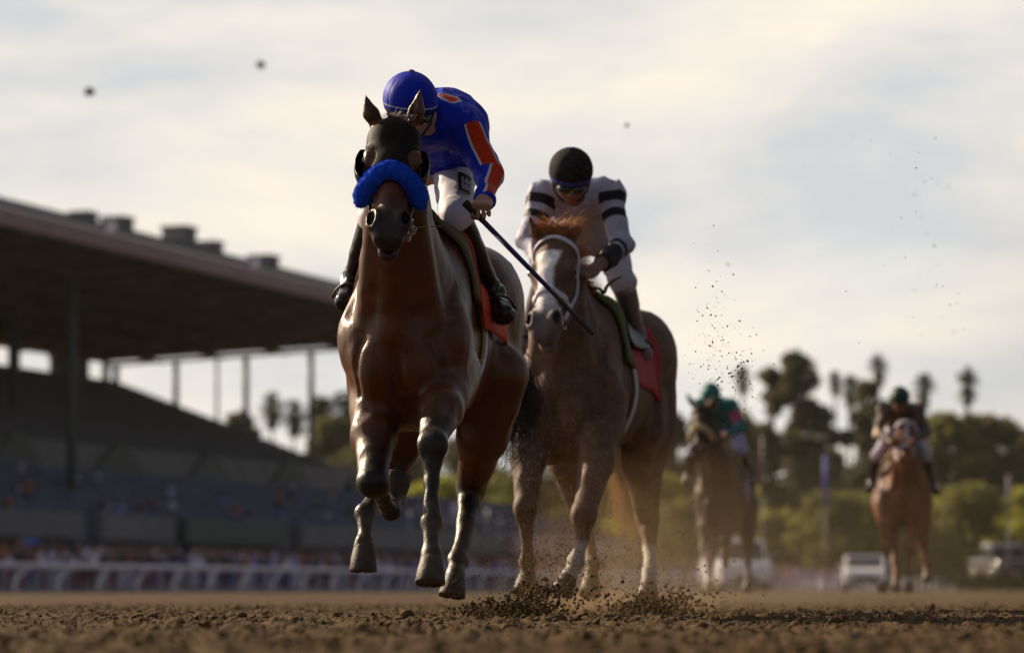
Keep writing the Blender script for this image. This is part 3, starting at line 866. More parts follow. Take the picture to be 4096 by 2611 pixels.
    EH(K, (0, 0.565, -0.066), (0.047, 0.034, 0.038), 0.02)
    EH(K, (0, 0.572, -0.118), (0.040, 0.042, 0.024), 0.015)
    h.skull = Solid(); h.skull.p = list(K.p)
    if mouth:      # veins and facial crest
        for s in (-1, 1):
            for a, b, c in (((0.060, 0.30, -0.03), (0.050, 0.37, -0.03), (0.052, 0.44, -0.02)), ((0.070, 0.27, -0.09), (0.060, 0.36, -0.08), (0.052, 0.43, -0.075))):
                q = onto(h.skull, [H(s * a[0], a[1], a[2]), H(s * b[0], b[1], b[2]), H(s * c[0], c[1], c[2])], 0.0)
                K.chain(list(q), [0.004 * hs, 0.0035 * hs, 0.003 * hs], 0.006)
    if mouth:
        for s in (-1, 1):
            EH(K, (s * 0.0665, 0.495, -0.004), (0.0165, 0.037, 0.034), 0.006, sub=True)
            EH(K, (s * 0.118, 0.200, -0.060), (0.014, 0.024, 0.020), 0.008, sub=True)
        EH(K, (0, 0.600, -0.094), (0.06, 0.045, 0.007), 0.008, sub=True)
    # neck
    N_ = Solid()
    a0, a1 = W(0, -0.38, 1.24), W(0, -0.70, 1.36)
    a3 = H(0, 0.10, -0.135); a2 = a1 * 0.5 + a3 * 0.5 + np.array([0, 0, 0.015])
    N_.chain([a0, a1, a2, a3], [0.29 * sc, 0.225 * sc, 0.165 * sc, 0.115 * sc], 0.07, lat, [0.74 * neckw, 0.68 * neckw, 0.66 * neckw])
    N_.cap(W(0, -0.30, 1.50), H(0, 0.03, -0.14), 0.07 * sc, 0.05 * sc, 0.09)       # crest
    N_.cap(W(0, -0.78, 1.12), H(0, 0.17, -0.20), 0.11 * sc, 0.05 * sc, 0.07, lat, 0.8)         # windpipe side
    for s in (-1, 1): N_.cap(W(s * 0.13, -0.78, 1.12), H(s * 0.05, 0.12, -0.16), 0.055 * sc, 0.035 * sc, 0.05)
    # ears
    A = Solid()
    for s, tip in zip((-1, 1), ears):
        b = H(s * 0.052, 0.03, -0.085); tip = np.array(tip); m_ = b * 0.5 + tip * 0.5 + e * s * 0.008 * hs
        A.chain([b, m_, tip], [0.026 * hs, 0.029 * hs, 0.004], 0.012, n, 0.75)
        if mouth: A.cap(b * 0.72 + tip * 0.28 + n * 0.024 * hs, tip * 0.86 + b * 0.14 + n * 0.012 * hs, 0.014 * hs, 0.004, 0.008, sub=True)
    # legs
    Lg = Solid(); h.hoofs = []
    rf = dict(fore=[0.110, 0.088, 0.050, 0.030, 0.033, 0.030], hind=[0.160, 0.112, 0.057, 0.036, 0.035, 0.031])
    for kind, J in legs:
        J = [np.array(j) for j in J]          # elbow/stifle, middle, knee/hock, cannon, fetlock, coronet, toe
        r = [q * sc for q in rf[kind]]
        Lg.cap(J[0], J[1], r[0], r[1], 0.05)
        Lg.cap(J[1], J[2], r[1] * 0.97, r[2] * 1.06, 0.03)
        Lg.cap(J[2], J[2] * 0.55 + J[3] * 0.45, r[2] * 0.96, r[3] * 1.22, 0.03); Lg.cap(J[2] * 0.55 + J[3] * 0.45, J[3], r[3] * 1.22, r[3], 0.02); Lg.cap(J[3], J[4], r[3], r[4], 0.02)
        ax = unit(J[4] - J[2]); bk = Rm[:, 1] - ax * (Rm[:, 1] @ ax); bk = unit(bk)
        sd = np.cross(ax, bk)
        for q in (-1, 1):
            Lg.ell(J[2] + sd * q * 0.022 * sc - bk * 0.006, np.array([0.032, 0.055, 0.040]) * sc, 0.035, np.stack([sd, ax, bk], 1))
            Lg.ell(J[4] + sd * q * 0.018 * sc + bk * 0.012, np.array([0.026, 0.034, 0.034]) * sc, 0.02, np.stack([sd, ax, bk], 1))
        Lg.cap(J[2] + bk * 0.030 * sc + ax * 0.05, J[4] + bk * 0.028 * sc, 0.017 * sc, 0.019 * sc, 0.012)     # tendons
        if kind == 'hind': Lg.cap(J[1] + bk * 0.06 * sc, J[2] + bk * 0.052 * sc - ax * 0.03, 0.03 * sc, 0.020 * sc, 0.03)     # point of the hock
        ft = unit(J[6] - J[5])
        Lg.cap(J[4], J[5], r[4], r[5] * 1.02, 0.02)
        Lg.cap(J[5] - ft * 0.012, J[5] + ft * 0.006, 0.041 * sc, 0.045 * sc, 0.02)
        h.hoofs.append((J, ft))
    h.trunk = T
    B = Solid(); B.mix(T).mix(N_).mix(Lg)
    h.barrel = Solid(); h.barrel.mix(T).mix(N_)
    B.mix(K).mix(A)
    # the carving of nostrils only acts on the head, so order matters little
    def disp(X):
        q = X * np.array([1, 1, 0.38])
        low = np.clip((1.25 - X[:, 2]) * 3, 0.25, 1)
        return 0.0030 * vnoise(X, 7.0) + 0.0012 * vnoise(X, 26.0) + (0.30 - np.abs(vnoise(q, 15.0, 2.0))) * 0.0085 * low + (np.clip(vnoise(q, 40.0), 0.25, 1) - 0.25) * 0.004
    B.disp = disp
    h.body_solid = B
    V, Fc = B.mesh(vox, smooth=1)
    # markings: leg points below the knee
    dk = np.full(len(V), -1.0); mud = np.full(len(V), -1.0)
    for (J, ft), (kind, _) in zip(h.hoofs, legs):
        for i in range(2, 6):
            a, b = J[i], J[i + 1]; t = np.clip(((V - a) @ (b - a)) / ((b - a) @ (b - a)), 0, 1)
            l = np.linalg.norm(V - a - t[:, None] * (b - a), axis=1)
            dk = np.maximum(dk, 0.10 * sc - l)
        a, b = J[1], J[2]; t = np.clip(((V - a) @ (b - a)) / ((b - a) @ (b - a)), 0, 1); l = np.linalg.norm(V - a - t[:, None] * (b - a), axis=1)
        dk = np.maximum(dk, 0.13 * sc - l + (t - 1) * (0.11 if kind == 'fore' else 0.20))
        a, b = J[3], J[5]; t = np.clip(((V - a) @ (b - a)) / ((b - a) @ (b - a)), 0, 1); l = np.linalg.norm(V - a - t[:, None] * (b - a), axis=1)
        mud = np.maximum(mud, (0.075 if kind == 'hind' else 0.040) * sc - l + (t - 0.5) * 0.05)
    mz = 0.14 * hs - np.linalg.norm((V - H(0, 0.56, -0.06)), axis=1)
    nq = (V - poll) / hs; nx_, ns_, nn_ = nq @ e, nq @ d, nq @ n
    nos = 1 - np.sqrt(((np.abs(nx_) - 0.066) / 0.0185) ** 2 + ((ns_ - 0.495) / 0.039) ** 2 + ((nn_ + 0.006) / 0.038) ** 2)
    attrs = {'point': dk, 'muzzle': mz, 'mud': mud + 0.02 * vnoise(V, 24), 'nostril': nos * 0.03}
    if paint: attrs.update(paint(h, V))
    root = empty(name, W(0, 0, -lift / 1.0) * np.array([1, 1, 0]), 0, label, 'horse')
    h.root = root
    h.body = link_mesh('body', np_mesh('body', V, Fc, True, attrs), M, root)
    # hooves
    if hoofs:
        for J, ft in h.hoofs:
            c = J[5]; L_ = np.linalg.norm(J[6] - J[5])
            fw = -Rm[:, 1]; fw = unit(fw - ft * (fw @ ft)) if abs(fw @ ft) < 0.9 else unit(np.array([0, 0, 1]) - ft * ft[2])
            sdv = np.cross(ft, fw)
            mb = MB(); n_ = 28; rows = []
            prof = [(-0.006, 0.0400, 0.0), (0.004, 0.0440, 0.0), (0.020, 0.0470, 0.001), (0.45 * L_, 0.0530, 0.006), (L_ - 0.006, 0.0590, 0.012), (L_, 0.0570, 0.012), (L_ + 0.001, 0.048, 0.012), (L_ - 0.010, 0.038, 0.008), (L_ - 0.012, 0.001, 0.006)]
            for i, (t, rr, fo) in enumerate(prof):
                for j in range(n_):
                    an = 2 * math.pi * j / n_
                    cf = math.cos(an); k_ = 1.12 if cf > 0 else 0.90
                    notch = 0.004 * (4 <= i <= 6) * (j % 9 == 4)
                    rows.append(c + ft * (t * 1.0 - notch) + (fw * (cf * rr * k_ + fo) + sdv * math.sin(an) * rr) * sc)
            F_ = [(i * n_ + j, i * n_ + (j + 1) % n_, (i + 1) * n_ + (j + 1) % n_, (i + 1) * n_ + j) for i in range(len(prof) - 1) for j in range(n_)]
            F_.append(tuple(range(n_))); F_.append(tuple((len(prof) - 1) * n_ + j for j in range(n_)))
            mb.add(rows, F_)
            mb.build('hoof', M_hoof, root, True)
    # eyes
    if mouth:
        for s in (-1, 1):
            V, Fc = Solid().ell(H(s * 0.100, 0.200, -0.055), (0.020 * hs,) * 3).mesh(0.004, smooth=1)
            link_mesh('eye', np_mesh('eye', V, Fc), M_eye, root)
    return h
def hair_mesh(name, strands, m, parent, w=0.0012):
    """strands: list of (points, width): thin three-sided tubes"""
    V = []; Fc = []; k = 0
    for pts, ww in strands:
        pts = np.asarray(pts); n = len(pts)
        t = np.gradient(pts, axis=0); t /= np.linalg.norm(t, axis=1)[:, None] + 1e-9
        a = np.cross(t, np.array([0.3, 0.9, 0.2])); a /= np.linalg.norm(a, axis=1)[:, None] + 1e-9
        b = np.cross(t, a)
        f = (np.linspace(1, 0.25, n) * ww)[:, None]
        for an in (0, 2.094, 4.189): V.append(pts + (a * math.cos(an) + b * math.sin(an)) * f)
        for q in range(3):
            p = (q + 1) % 3
            i = np.arange(n - 1)
            Fc.append(np.stack([k + q * n + i, k + p * n + i, k + p * n + i + 1, k + q * n + i + 1], 1))
        k += 3 * n
    return link_mesh(name, np_mesh(name, np.concatenate(V), np.concatenate(Fc)), m, parent)
def tail(h, path, spread, n, m, seed=1, curl=0.02, ww=0.0014):
    rs = np.random.RandomState(seed); path = np.array(path); S_ = []
    for i in range(n):
        l = 0.55 + 0.45 * rs.rand() ** 0.5
        o0 = rs.randn(3) * 0.018; o1 = rs.randn(3) * spread; ph = rs.rand(3) * 6.28; fq = 5 + 7 * rs.rand()
        t = np.linspace(0, l, 16)
        c = resample(path, 41); base = np.stack([np.interp(t * 40, np.arange(41), c[:, a]) for a in range(3)], 1)
        q = base + o0 + o1 * (t[:, None] ** 1.1) + curl * t[:, None] * np.sin(fq * t[:, None] + ph) * (0.5 + rs.rand())
        S_.append((q, ww * (0.7 + 0.8 * rs.rand())))
    return hair_mesh('tail', S_, m, h.root)
# ---------------------------------------------------------------- the leading horse
M_bay = mat('bay_coat', (0.086, 0.023, 0.0065), 0.37, paints=(('point', (0.010, 0.006, 0.005), 0.06), ('mud', (0.060, 0.042, 0.026), 0.015), ('muzzle', (0.020, 0.013, 0.012), 0.045), ('nostril', (0.003, 0.002, 0.002), 0.004)),
            dirt=((0.085, 0.052, 0.030), 0.66, 55), var=0.28, vscale=14, bump=0.55, bscale=150, bdist=0.004, sheen=0.04, sheen_tint=(1, 0.7, 0.45), spec=0.38)
legsA = [
 ('fore', [P(1505, 1560, 12.25), P(1495, 1740, 12.05), P(1493, 1925, 11.85), P(1525, 1985, 11.95), P(1562, 2045, 12.07), P(1578, 1990, 12.17), P(1592, 1905, 12.20)]),
 ('fore', [P(1812, 1500, 12.3), P(1762, 1640, 11.95), P(1732, 1775, 11.72), P(1727, 1930, 11.68), P(1727, 2085, 11.62), P(1727, 2232, 11.56), P(1723, 2338, 11.53)]),
 ('hind', [P(1660, 1560, 13.1), P(1600, 1740, 13.15), P(1566, 1895, 13.15), P(1510, 1970, 13.0), P(1462, 2045, 12.85), P(1456, 2180, 12.78), P(1455, 2286, 12.77)]),
 ('hind', [P(1968, 1500, 13.05), P(1932, 1740, 13.1), P(1882, 1955, 13.3), P(1864, 2090, 13.15), P(1834, 2235, 13.0), P(1820, 2305, 12.94), P(1808, 2388, 12.92)]),
]
h1 = horse('racehorse', 'dark bay racehorse with a black blinker hood and blue fleece noseband, galloping in the lead', (-0.342, 12.82), math.radians(8), 0.06,
           P(1578, 448, 11.70), P(1546, 955, 11.40), (1, 0.03, 0.04), legsA, [P(1463, 385, 11.72), P(1681, 357, 11.72)], M_bay, 0.0085)
# ================================================================ riders
M_skin1 = mat('skin_fair', (0.36, 0.19, 0.125), 0.5, var=0.10, vscale=60, bump=0.25, bscale=300, bdist=0.001, sss=0.08)
M_skin2 = mat('skin_brown', (0.20, 0.095, 0.055), 0.5, var=0.12, vscale=60, bump=0.25, bscale=300, bdist=0.001, sss=0.05)
M_lens = mat('goggle_lens', (0.012, 0.012, 0.014), 0.08, coat=0.6)
M_rubber = mat('black_rubber', (0.014, 0.013, 0.014), 0.5)
def hand(S, wr, d, pn, s, curl=(1.35, 1.5, 0.9), sp=0.0195, spread=0.0, thumb=0.6):
    """wrist, pointing direction, palm normal, side (+1: thumb on the -side axis)"""
    wr = np.array(wr); d = unit(d); pn = unit(np.array(pn) - d * (np.array(pn) @ d)); sd = np.cross(d, pn) * s
    S.cap(wr - d * 0.02, wr + d * 0.02, 0.027, 0.027, 0.02, sd, 1.25)
    for i in range(4):
        S.cap(wr + d * 0.01 + sd * (i - 1.5) * 0.014, wr + d * 0.082 + sd * (i - 1.5) * sp, 0.0135, 0.0115, 0.010)
    S.cap(wr + d * 0.03 + pn * 0.004, wr + d * 0.070 + pn * 0.005, 0.016, 0.014, 0.02, sd, 2.0)
    for i, l in enumerate((1.0, 1.1, 1.03, 0.82)):
        p = wr + d * (0.084 - 0.004 * abs(i - 1)) + sd * (i - 1.5) * sp; a = 0.0; r0 = 0.0094 if i < 3 else 0.0086
        S.ell(p - pn * 0.002, (0.0102,) * 3, 0.003)
        for j, (seg, c) in enumerate(zip((0.044, 0.027, 0.022), curl)):
            a += c; q = p + (d * math.cos(a) + pn * math.sin(a)) * seg * l + sd * spread * (i - 1.5) * seg
            S.cap(p, q, r0 * (1 - 0.09 * j), r0 * (0.93 - 0.09 * j), 0.002); p = q
    b = wr + d * 0.028 - sd * 0.030 + pn * 0.008
    m1 = b + d * 0.030 - sd * 0.010 + pn * 0.022; m2 = m1 + d * 0.020 + sd * 0.016 * thumb + pn * 0.016; m3 = m2 + d * 0.010 + sd * 0.018 * thumb + pn * 0.004
    S.chain([b, m1, m2, m3], [0.015, 0.0125, 0.0115, 0.009], 0.008)
def rider(name, label, J, C, vox=0.008, fine=True):
    r = Horse()
    hc = np.array(J['head']); hu = unit(J['hu']); hf = unit(np.array(J['hf']) - hu * (np.array(J['hf']) @ hu)); hx = np.cross(hf, hu)
    if hx[0] < 0: hx = -hx
    HR = np.stack([hx, hf, hu], 1)
    r.hc, r.hu, r.hf, r.hx, r.HR = hc, hu, hf, hx, HR
    def Hd(x, f, u): return hc + hx * x + hf * f + hu * u
    r.Hd = Hd
    nk, ch, pv = [np.array(J[k]) for k in ('neck', 'chest', 'pelvis')]
    sh = [np.array(p) for p in J['sh']]; sx = unit(sh[1] - sh[0])
    K = Solid()
    K.ell(Hd(0, -0.01, 0.015), (0.074, 0.096, 0.095), 0.03, HR)
    K.ell(Hd(0, 0.035, -0.055), (0.058, 0.058, 0.062), 0.04, HR)
    K.cap(Hd(0, 0.062, -0.085), Hd(0, 0.07, -0.10), 0.024, 0.018, 0.03)
    head_core = Solid(); head_core.p = list(K.p); r.core = head_core
    if fine:
        K.cap(Hd(0, 0.092, -0.018), Hd(0, 0.108, -0.055), 0.009, 0.014, 0.015)
        for s in (-1, 1):
            K.ell(Hd(s * 0.011, 0.102, -0.060), (0.010,) * 3, 0.008)
            K.ell(Hd(s * 0.034, 0.080, -0.05), (0.022, 0.016, 0.018), 0.02, HR)
            K.ell(Hd(s * 0.032, 0.098, -0.022), (0.015, 0.012, 0.010), 0.008, HR, sub=True)
            K.ell(Hd(s * 0.078, -0.012, -0.03), (0.010, 0.020, 0.032), 0.01, HR)
        K.ell(Hd(0, 0.094, -0.079), (0.024, 0.010, 0.006), 0.006, HR); K.ell(Hd(0, 0.091, -0.091), (0.020, 0.010, 0.007), 0.006, HR)
        K.ell(Hd(0, 0.104, -0.085), (0.026, 0.010, 0.0022), 0.003, HR, sub=True)
    T = Solid()
    T.cap(pv, ch, 0.125, 0.130, 0.08, sx, 1.18).cap(ch, nk, 0.120, 0.085, 0.08, sx, 1.30)
    for s in (0, 1): T.ell(sh[s], (0.068,) * 3, 0.07).cap(nk, sh[s], 0.06, 0.06, 0.05)
    N_ = Solid().cap(nk, Hd(0, -0.02, -0.07), 0.058, 0.052, 0.03)
    Arm = Solid(); Hn = Solid(); Leg = Solid(); Cf = Solid()
    for s in (0, 1):
        e_, w_ = np.array(J['el'][s]), np.array(J['wr'][s])
        Arm.cap(sh[s], e_, 0.054, 0.045, 0.04); Arm.cap(e_, w_, 0.045, 0.029, 0.02)
        hp, kn, an, to = [np.array(J[k][s]) for k in ('hip', 'knee', 'ank', 'toe')]
        Leg.cap(hp, kn, 0.095, 0.060, 0.06)
        sh_ = unit(an - kn); bk = np.array([0, 1, 0]); bk = unit(bk - sh_ * (bk @ sh_))
        Cf.cap(kn, an, 0.054, 0.037, 0.03); Cf.cap(kn + sh_ * 0.05 + bk * 0.02, kn + sh_ * 0.2 + bk * 0.012, 0.042, 0.036, 0.04)
        ft = unit(to - an); heel = an + sh_ * 0.055 + bk * 0.03
        Cf.cap(an, heel, 0.038, 0.034, 0.03); Cf.cap(heel * 0.6 + an * 0.4, to, 0.038, 0.034, 0.03)
        Cf.ell(to, (0.038, 0.038, 0.032), 0.02)
        hd = J['hand'][s]
        hand(Hn, w_, hd[0], hd[1], hd[2], **(hd[3] if len(hd) > 3 else {}))
    B = Solid().mix(T).mix(N_).mix(Arm).mix(Leg).mix(Cf).mix(K).mix(Hn)
    root = empty(name, tuple(np.array([pv[0], pv[1], 0])), 0, label, 'person'); r.root = root
    V, Fc = B.mesh(0.0048 if fine else 0.012, smooth=1)
    link_mesh('body', np_mesh('body', V, Fc), C['skin'], root)
    r.arms, r.J, r.T, r.Leg, r.Cf = Arm, J, T, Leg, Cf
    # jersey
    Js = Solid().mix(T).mix(Arm)
    Js.ell(ch * 0.5 + pv * 0.5 + np.array([0, 0, -0.02]), (0.15, 0.17, 0.14), 0.08)
    amp = C.get('fold', 0.007)
    ax0 = unit(ch - pv)
    def folds(X):
        q = X.copy(); q[:, 2] *= 0.55; q[:, 0] *= 1.2
        n1_ = vnoise(q, 13.0, 3.0); n2_ = vnoise(X, 30.0, 8.0)
        n3_ = vnoise(X * np.array([1.3, 0.8, 0.7]), 42.0, 4.0)
        return amp * (1 - np.abs(n1_) * 2.4) + amp * 0.28 * n2_ + amp * 0.35 * (0.35 - np.abs(n3_))
    Js.disp = folds
    ends = [(np.array(J['wr'][s]) * 1.0, unit(np.array(J['wr'][s]) - np.array(J['el'][s]))) for s in (0, 1)]
    co_ = C.get('cuff', [0.0, 0.0])
    waist = pv - ax0 * 0.015
    hipd = C.get('waist', 0.0)
    def jclip(X):
        d = np.full(len(X), -9.0)
        for (w_, a_), o, s in zip(ends, co_, (0, 1)):
            l = (X - w_) @ a_ + o
            near = np.linalg.norm(X - w_, axis=1) < 0.10 + abs(o)
            d = np.where(near, np.maximum(d, l), d)
        return np.maximum(d, -((X - waist) @ ax0) - 0.03)
    V, Fc = Js.mesh(vox, 0.010, jclip)
    at = C['paint'](r, V) if C.get('paint') else None
    r.jersey = link_mesh('jersey', np_mesh('jersey', V, Fc, True, at), C['jersey'], root)
    # breeches
    Br = Solid().cap(pv + sx * 0.03, pv - sx * 0.03, 0.135, 0.135, 0.05).mix(Leg)
    for s in (0, 1):
        kn, an = np.array(J['knee'][s]), np.array(J['ank'][s]); Br.cap(kn, kn * 0.72 + an * 0.28, 0.061, 0.050, 0.03)
    Br.disp = lambda X: 0.5 * folds(X)
    kcl = [(np.array(J['knee'][s]), unit(np.array(J['ank'][s]) - np.array(J['knee'][s]))) for s in (0, 1)]
    bl_ = C.get('breech_len', 0.05)
    def bclip(X):
        d = np.full(len(X), -9.0)
        for k_, a_ in kcl:
            l = (X - k_) @ a_ - bl_; near = np.linalg.norm(X - k_, axis=1) < 0.2
            d = np.where(near, np.maximum(d, l), d)
        return d
    r.breech_solid = Br
    V, Fc = Br.mesh(vox, 0.007, bclip)
    r.breeches = link_mesh('breeches', np_mesh('breeches', V, Fc), C['breeches'], root)
    # boots
    for s in (0, 1):
        kn, an, to = [np.array(J[k][s]) for k in ('knee', 'ank', 'toe')]
        a_ = unit(an - kn); Bt = Solid(); bk = np.array([0, 1, 0]); bk = unit(bk - a_ * (bk @ a_))
        Bt.cap(kn, an, 0.054, 0.037, 0.03); Bt.cap(kn + a_ * 0.05 + bk * 0.02, kn + a_ * 0.2 + bk * 0.012, 0.042, 0.036, 0.04)
        heel = an + a_ * 0.055 + bk * 0.03
        Bt.cap(an, heel, 0.038, 0.036, 0.03); Bt.cap(heel * 0.6 + an * 0.4, to, 0.038, 0.036, 0.03); Bt.ell(to, (0.040, 0.040, 0.034), 0.02)
        ring = np.linalg.norm
        Bt.disp = lambda X, an=an, a_=a_: 0.0035 * np.sin(((X - an) @ a_) * 130) * np.exp(-(((X - an) @ a_) / 0.05) ** 2) + 0.0015 * vnoise(X, 22)
        V, Fc = Bt.mesh(vox * 0.8, 0.006, lambda X, kn=kn, a_=a_: -((X - kn) @ a_) + C.get('boot_top', 0.03))
        v = (V - kn) @ a_
        bt = link_mesh('boot', np_mesh('boot', V, Fc, True, {'height': v - C.get('boot_band', 0.02), 'low': 0.0 + v - np.linalg.norm(an - kn) * 0.95}), C['boots'], root)
        if fine:
            mb = MB()      # stirrup iron and leather
            c = (to * 0.55 + an * 0.45); f = unit(to - an); side = unit(np.cross(f, a_))
            loop = [c + side * 0.058 * math.cos(t) - a_ * (0.085 * math.sin(t) - 0.045) for t in np.linspace(-0.2, math.pi + 0.2, 14)]
            mb.tube(loop, 0.006, 6); mb.tube([c + side * 0.058 + a_ * 0.048, c - side * 0.058 + a_ * 0.048], 0.009, 6)
            so = mb.build('stirrup', M_leather, root, True)
    # helmet and its cover
    Hc = Hd(0, -0.005, 0.035)
    Hm = Solid().ell(Hc, (0.108, 0.128, 0.108), 0.02, HR)
    hv = lambda X: (X - Hc) @ hu
    hg = lambda X: (X - Hc) @ hf
    rimf = lambda X: -(hv(X) + 0.050 + 0.10 * np.clip(-hg(X), 0, 1))
    Hm.disp = lambda X: 0.0016 * vnoise(X, 16, 2) - 0.005 * np.exp(-((np.abs(np.sin(np.arctan2((X - Hc) @ hx, hg(X)) * 3)) / 0.05) ** 2)) * (hv(X) > -0.02)
    V, Fc = Hm.mesh(vox * 0.75, 0.004, rimf)
    v = hv(V)
    at = {'rim': -0.018 - v - 0.10 * np.clip(-hg(V), 0, 1) * 0, 'piping': 0.0028 - np.abs(v + 0.017), 'edge': -0.038 - v}
    r.helmet = link_mesh('helmet', np_mesh('helmet', V, Fc, True, at), C['helmet'], root)
    mb = MB(); mb.tube([Hc + hu * 0.108, Hc + hu * 0.116, Hc + hu * 0.120], [0.015, 0.014, 0.006], 12); mb.build('button', C.get('button', C['helmet']), r.helmet, True)
    if fine:
        def band(lo_, hi_, front=None):
            def f(X):
                u = (X - hc) @ hu; d = np.maximum(lo_ - u, u - hi_)
                if front is not None: d = np.maximum(d, front - (X - hc) @ hf)
                return d
            return f
        V, Fc = head_core.mesh(0.005, 0.010, band(-0.034, -0.012)); link_mesh('goggle_strap', np_mesh('goggle_strap', V, Fc), C['strap'], root)
        G_ = Solid()
        for s in (-1, 1): G_.ell(Hd(s * 0.034, 0.088, -0.026), (0.037, 0.026, 0.027), 0.02, HR)
        gf = link_mesh('goggles', np_mesh('goggles', *G_.mesh(0.005, 0.0)), M_rubber, root)
        G2 = Solid()
        for s in (-1, 1): G2.ell(Hd(s * 0.034, 0.100, -0.026), (0.030, 0.018, 0.020), 0.012, HR)
        link_mesh('lens', np_mesh('lens', *G2.mesh(0.004, 0.0)), C.get('lens', M_lens), gf)
        mb = MB()
        for s in (-1, 1): mb.tube([Hd(s * 0.096, 0.01, -0.01), Hd(s * 0.082, 0.03, -0.06), Hd(s * 0.05, 0.05, -0.10), Hd(0, 0.058, -0.125)], 0.006, 6, flat=1)
        mb.build('chin_strap', M_rubber, r.helmet, True)
    return r
def tack(h, C, cloth=(-0.42, 0.12), zl=1.02):
    """saddle cloth, saddle and girth on horse h"""
    T, W = h.barrel, h.W
    def sheet(y0, y1, za, zb, off, thick, name, m, ny=26, na=44, skew=0.0):
        rows = []
        for i in range(ny):
            y = y0 + (y1 - y0) * i / (ny - 1)
            row = []
            for j in range(na):
                t = -1 + 2 * j / (na - 1)
                zz = (za + (zb - za) * i / (ny - 1))
                a = abs(t) * (math.pi / 2 - (zz - 1.20) / 0.30)
                row.append(W(math.sin(a) * 0.42 * (1 if t > 0 else -1), y + skew * abs(t) ** 1.5, 1.22 + math.cos(a) * 0.42))
            rows.append(row)
        X = np.array(rows).reshape(-1, 3)
        a_ = onto(T, X, off + thick, 10); b_ = onto(T, X, off - 0.003, 10)
        V = np.concatenate([a_, b_]); n0 = ny * na
        I = np.arange(n0).reshape(ny, na)
        q = lambda A: np.stack([A[:-1, :-1], A[1:, :-1], A[1:, 1:], A[:-1, 1:]], -1).reshape(-1, 4)
        Fc = [q(I), q(I + n0)[:, ::-1]]
        per = list(I[0, :]) + list(I[1:, -1]) + list(I[-1, -2::-1]) + list(I[-2:0:-1, 0])
        per = np.array(per); nx_ = np.roll(per, -1)
        Fc.append(np.stack([per, nx_, nx_ + n0, per + n0], 1)[:, ::-1])
        me = np_mesh(name, V, np.concatenate(Fc))
        import bmesh
        bm = bmesh.new(); bm.from_mesh(me); bmesh.ops.recalc_face_normals(bm, faces=bm.faces); bm.to_mesh(me); bm.free()
        return link_mesh(name, me, m, h.root)
    sheet(cloth[0], cloth[1], zl, zl - 0.03, C.get('coff', 0.006), 0.004, 'saddle_cloth', C['cloth'], skew=C.get('skew', 0.05))
    sheet(cloth[0] - 0.12, cloth[0] + 0.03, zl + 0.09, zl + 0.07, 0.012, 0.016, 'saddle_pad', C['pad'], skew=0.03)
    sd = sheet(cloth[0] + 0.10, cloth[1] - 0.12, zl + 0.18, zl + 0.20, 0.030, 0.012, 'saddle', M_leather, skew=0.03)
    if 'girth' in C:
        y = C.get('gy', -0.20)
        pts = [W(math.sin(a) * 0.40, y + C.get('gskew', 0.05) * math.cos(a), 1.12 - math.cos(a) * 0.40) for a in np.linspace(-2.3, 2.3, 24)]
        strap_obj('girth', T, pts, 0.085, C['girth'], h.root, thick=0.006, n=90, off=0.004, cols=7)
H = h1.H; hs = h1.hs
def hcoord(h, X):
    q = (X - h.poll0) if hasattr(h, 'poll0') else X - h.H(0, 0, 0)
    return (q @ h.e) / h.hs, (q @ h.d) / h.hs, (q @ h.n) / h.hs
# blinker hood: a dark shell over the skull with openings for the eyes
M_hood = mat('hood_fabric', (0.012, 0.008, 0.007), 0.6, var=0.25, vscale=40, bump=0.4, bscale=220, bdist=0.002, spec=0.12)
def hood_clip(X):
    x, s, n = hcoord(h1, X)
    d = np.maximum(s - (0.335 + 0.10 * np.clip(-n, 0, 1)), -0.02 - s)
    eye = 1 - np.sqrt(((np.abs(x) - 0.100) / 0.050) ** 2 + ((s - 0.205) / 0.050) ** 2 + ((n + 0.045) / 0.055) ** 2)
    d = np.maximum(d, eye * 0.04)
    ear = 1 - np.sqrt(((np.abs(x) - 0.054) / 0.036) ** 2 + ((s - 0.02) / 0.040) ** 2 + ((n + 0.06) / 0.06) ** 2)
    return np.maximum(d, ear * 0.03) * hs
V, Fc = h1.skull.mesh(0.0055, 0.005, hood_clip)
hood = link_mesh('blinker_hood', np_mesh('blinker_hood', V, Fc), M_hood, h1.root)
for s in (-1, 1):
    Cp = Solid()
    R_ = np.array([0.034, 0.078, 0.062]) * hs
    Cp.ell(H(s * 0.112, 0.215, -0.070), R_, 0.01, h1.HR)
    Cp.ell(H(s * 0.110, 0.213, -0.052), R_ * 0.90, 0.004, h1.HR, sub=True)
    V, Fc = Cp.mesh(0.004, 0.0, lambda X: hcoord(h1, X)[2] * hs + 0.040)
    link_mesh('blinker_cup', np_mesh('blinker_cup', V, Fc), mat('cup_plastic', (0.012, 0.010, 0.010), 0.22, coat=0.5), hood)
# fleece noseband
M_fleece = mat('blue_fleece', (0.012, 0.085, 0.68), 0.9, var=0.25, vscale=70, bump=0.8, bscale=260, bdist=0.004, sheen=0.35, sheen_tint=(0.1, 0.3, 1.0), spec=0.1)
pts = [H(-0.114, 0.350, -0.115), H(-0.098, 0.325, -0.072), H(-0.058, 0.300, -0.022), H(0.0, 0.284, 0.004), H(0.058, 0.300, -0.022), H(0.098, 0.325, -0.072), H(0.114, 0.352, -0.115)]
pr = resample(pts, 26)
Fl = Solid()
rr = 0.0345 * np.interp(np.linspace(0, 1, 26), [0, 0.06, 0.2, 0.8, 0.94, 1], [0.62, 0.95, 1.04, 1.04, 0.95, 0.62])
Fl.chain(list(pr), list(rr), 0.01)
Fl.disp = lambda X: 0.0022 * vnoise(X, 55) + 0.0015 * vnoise(X, 120)
V, Fc = Fl.mesh(0.005)
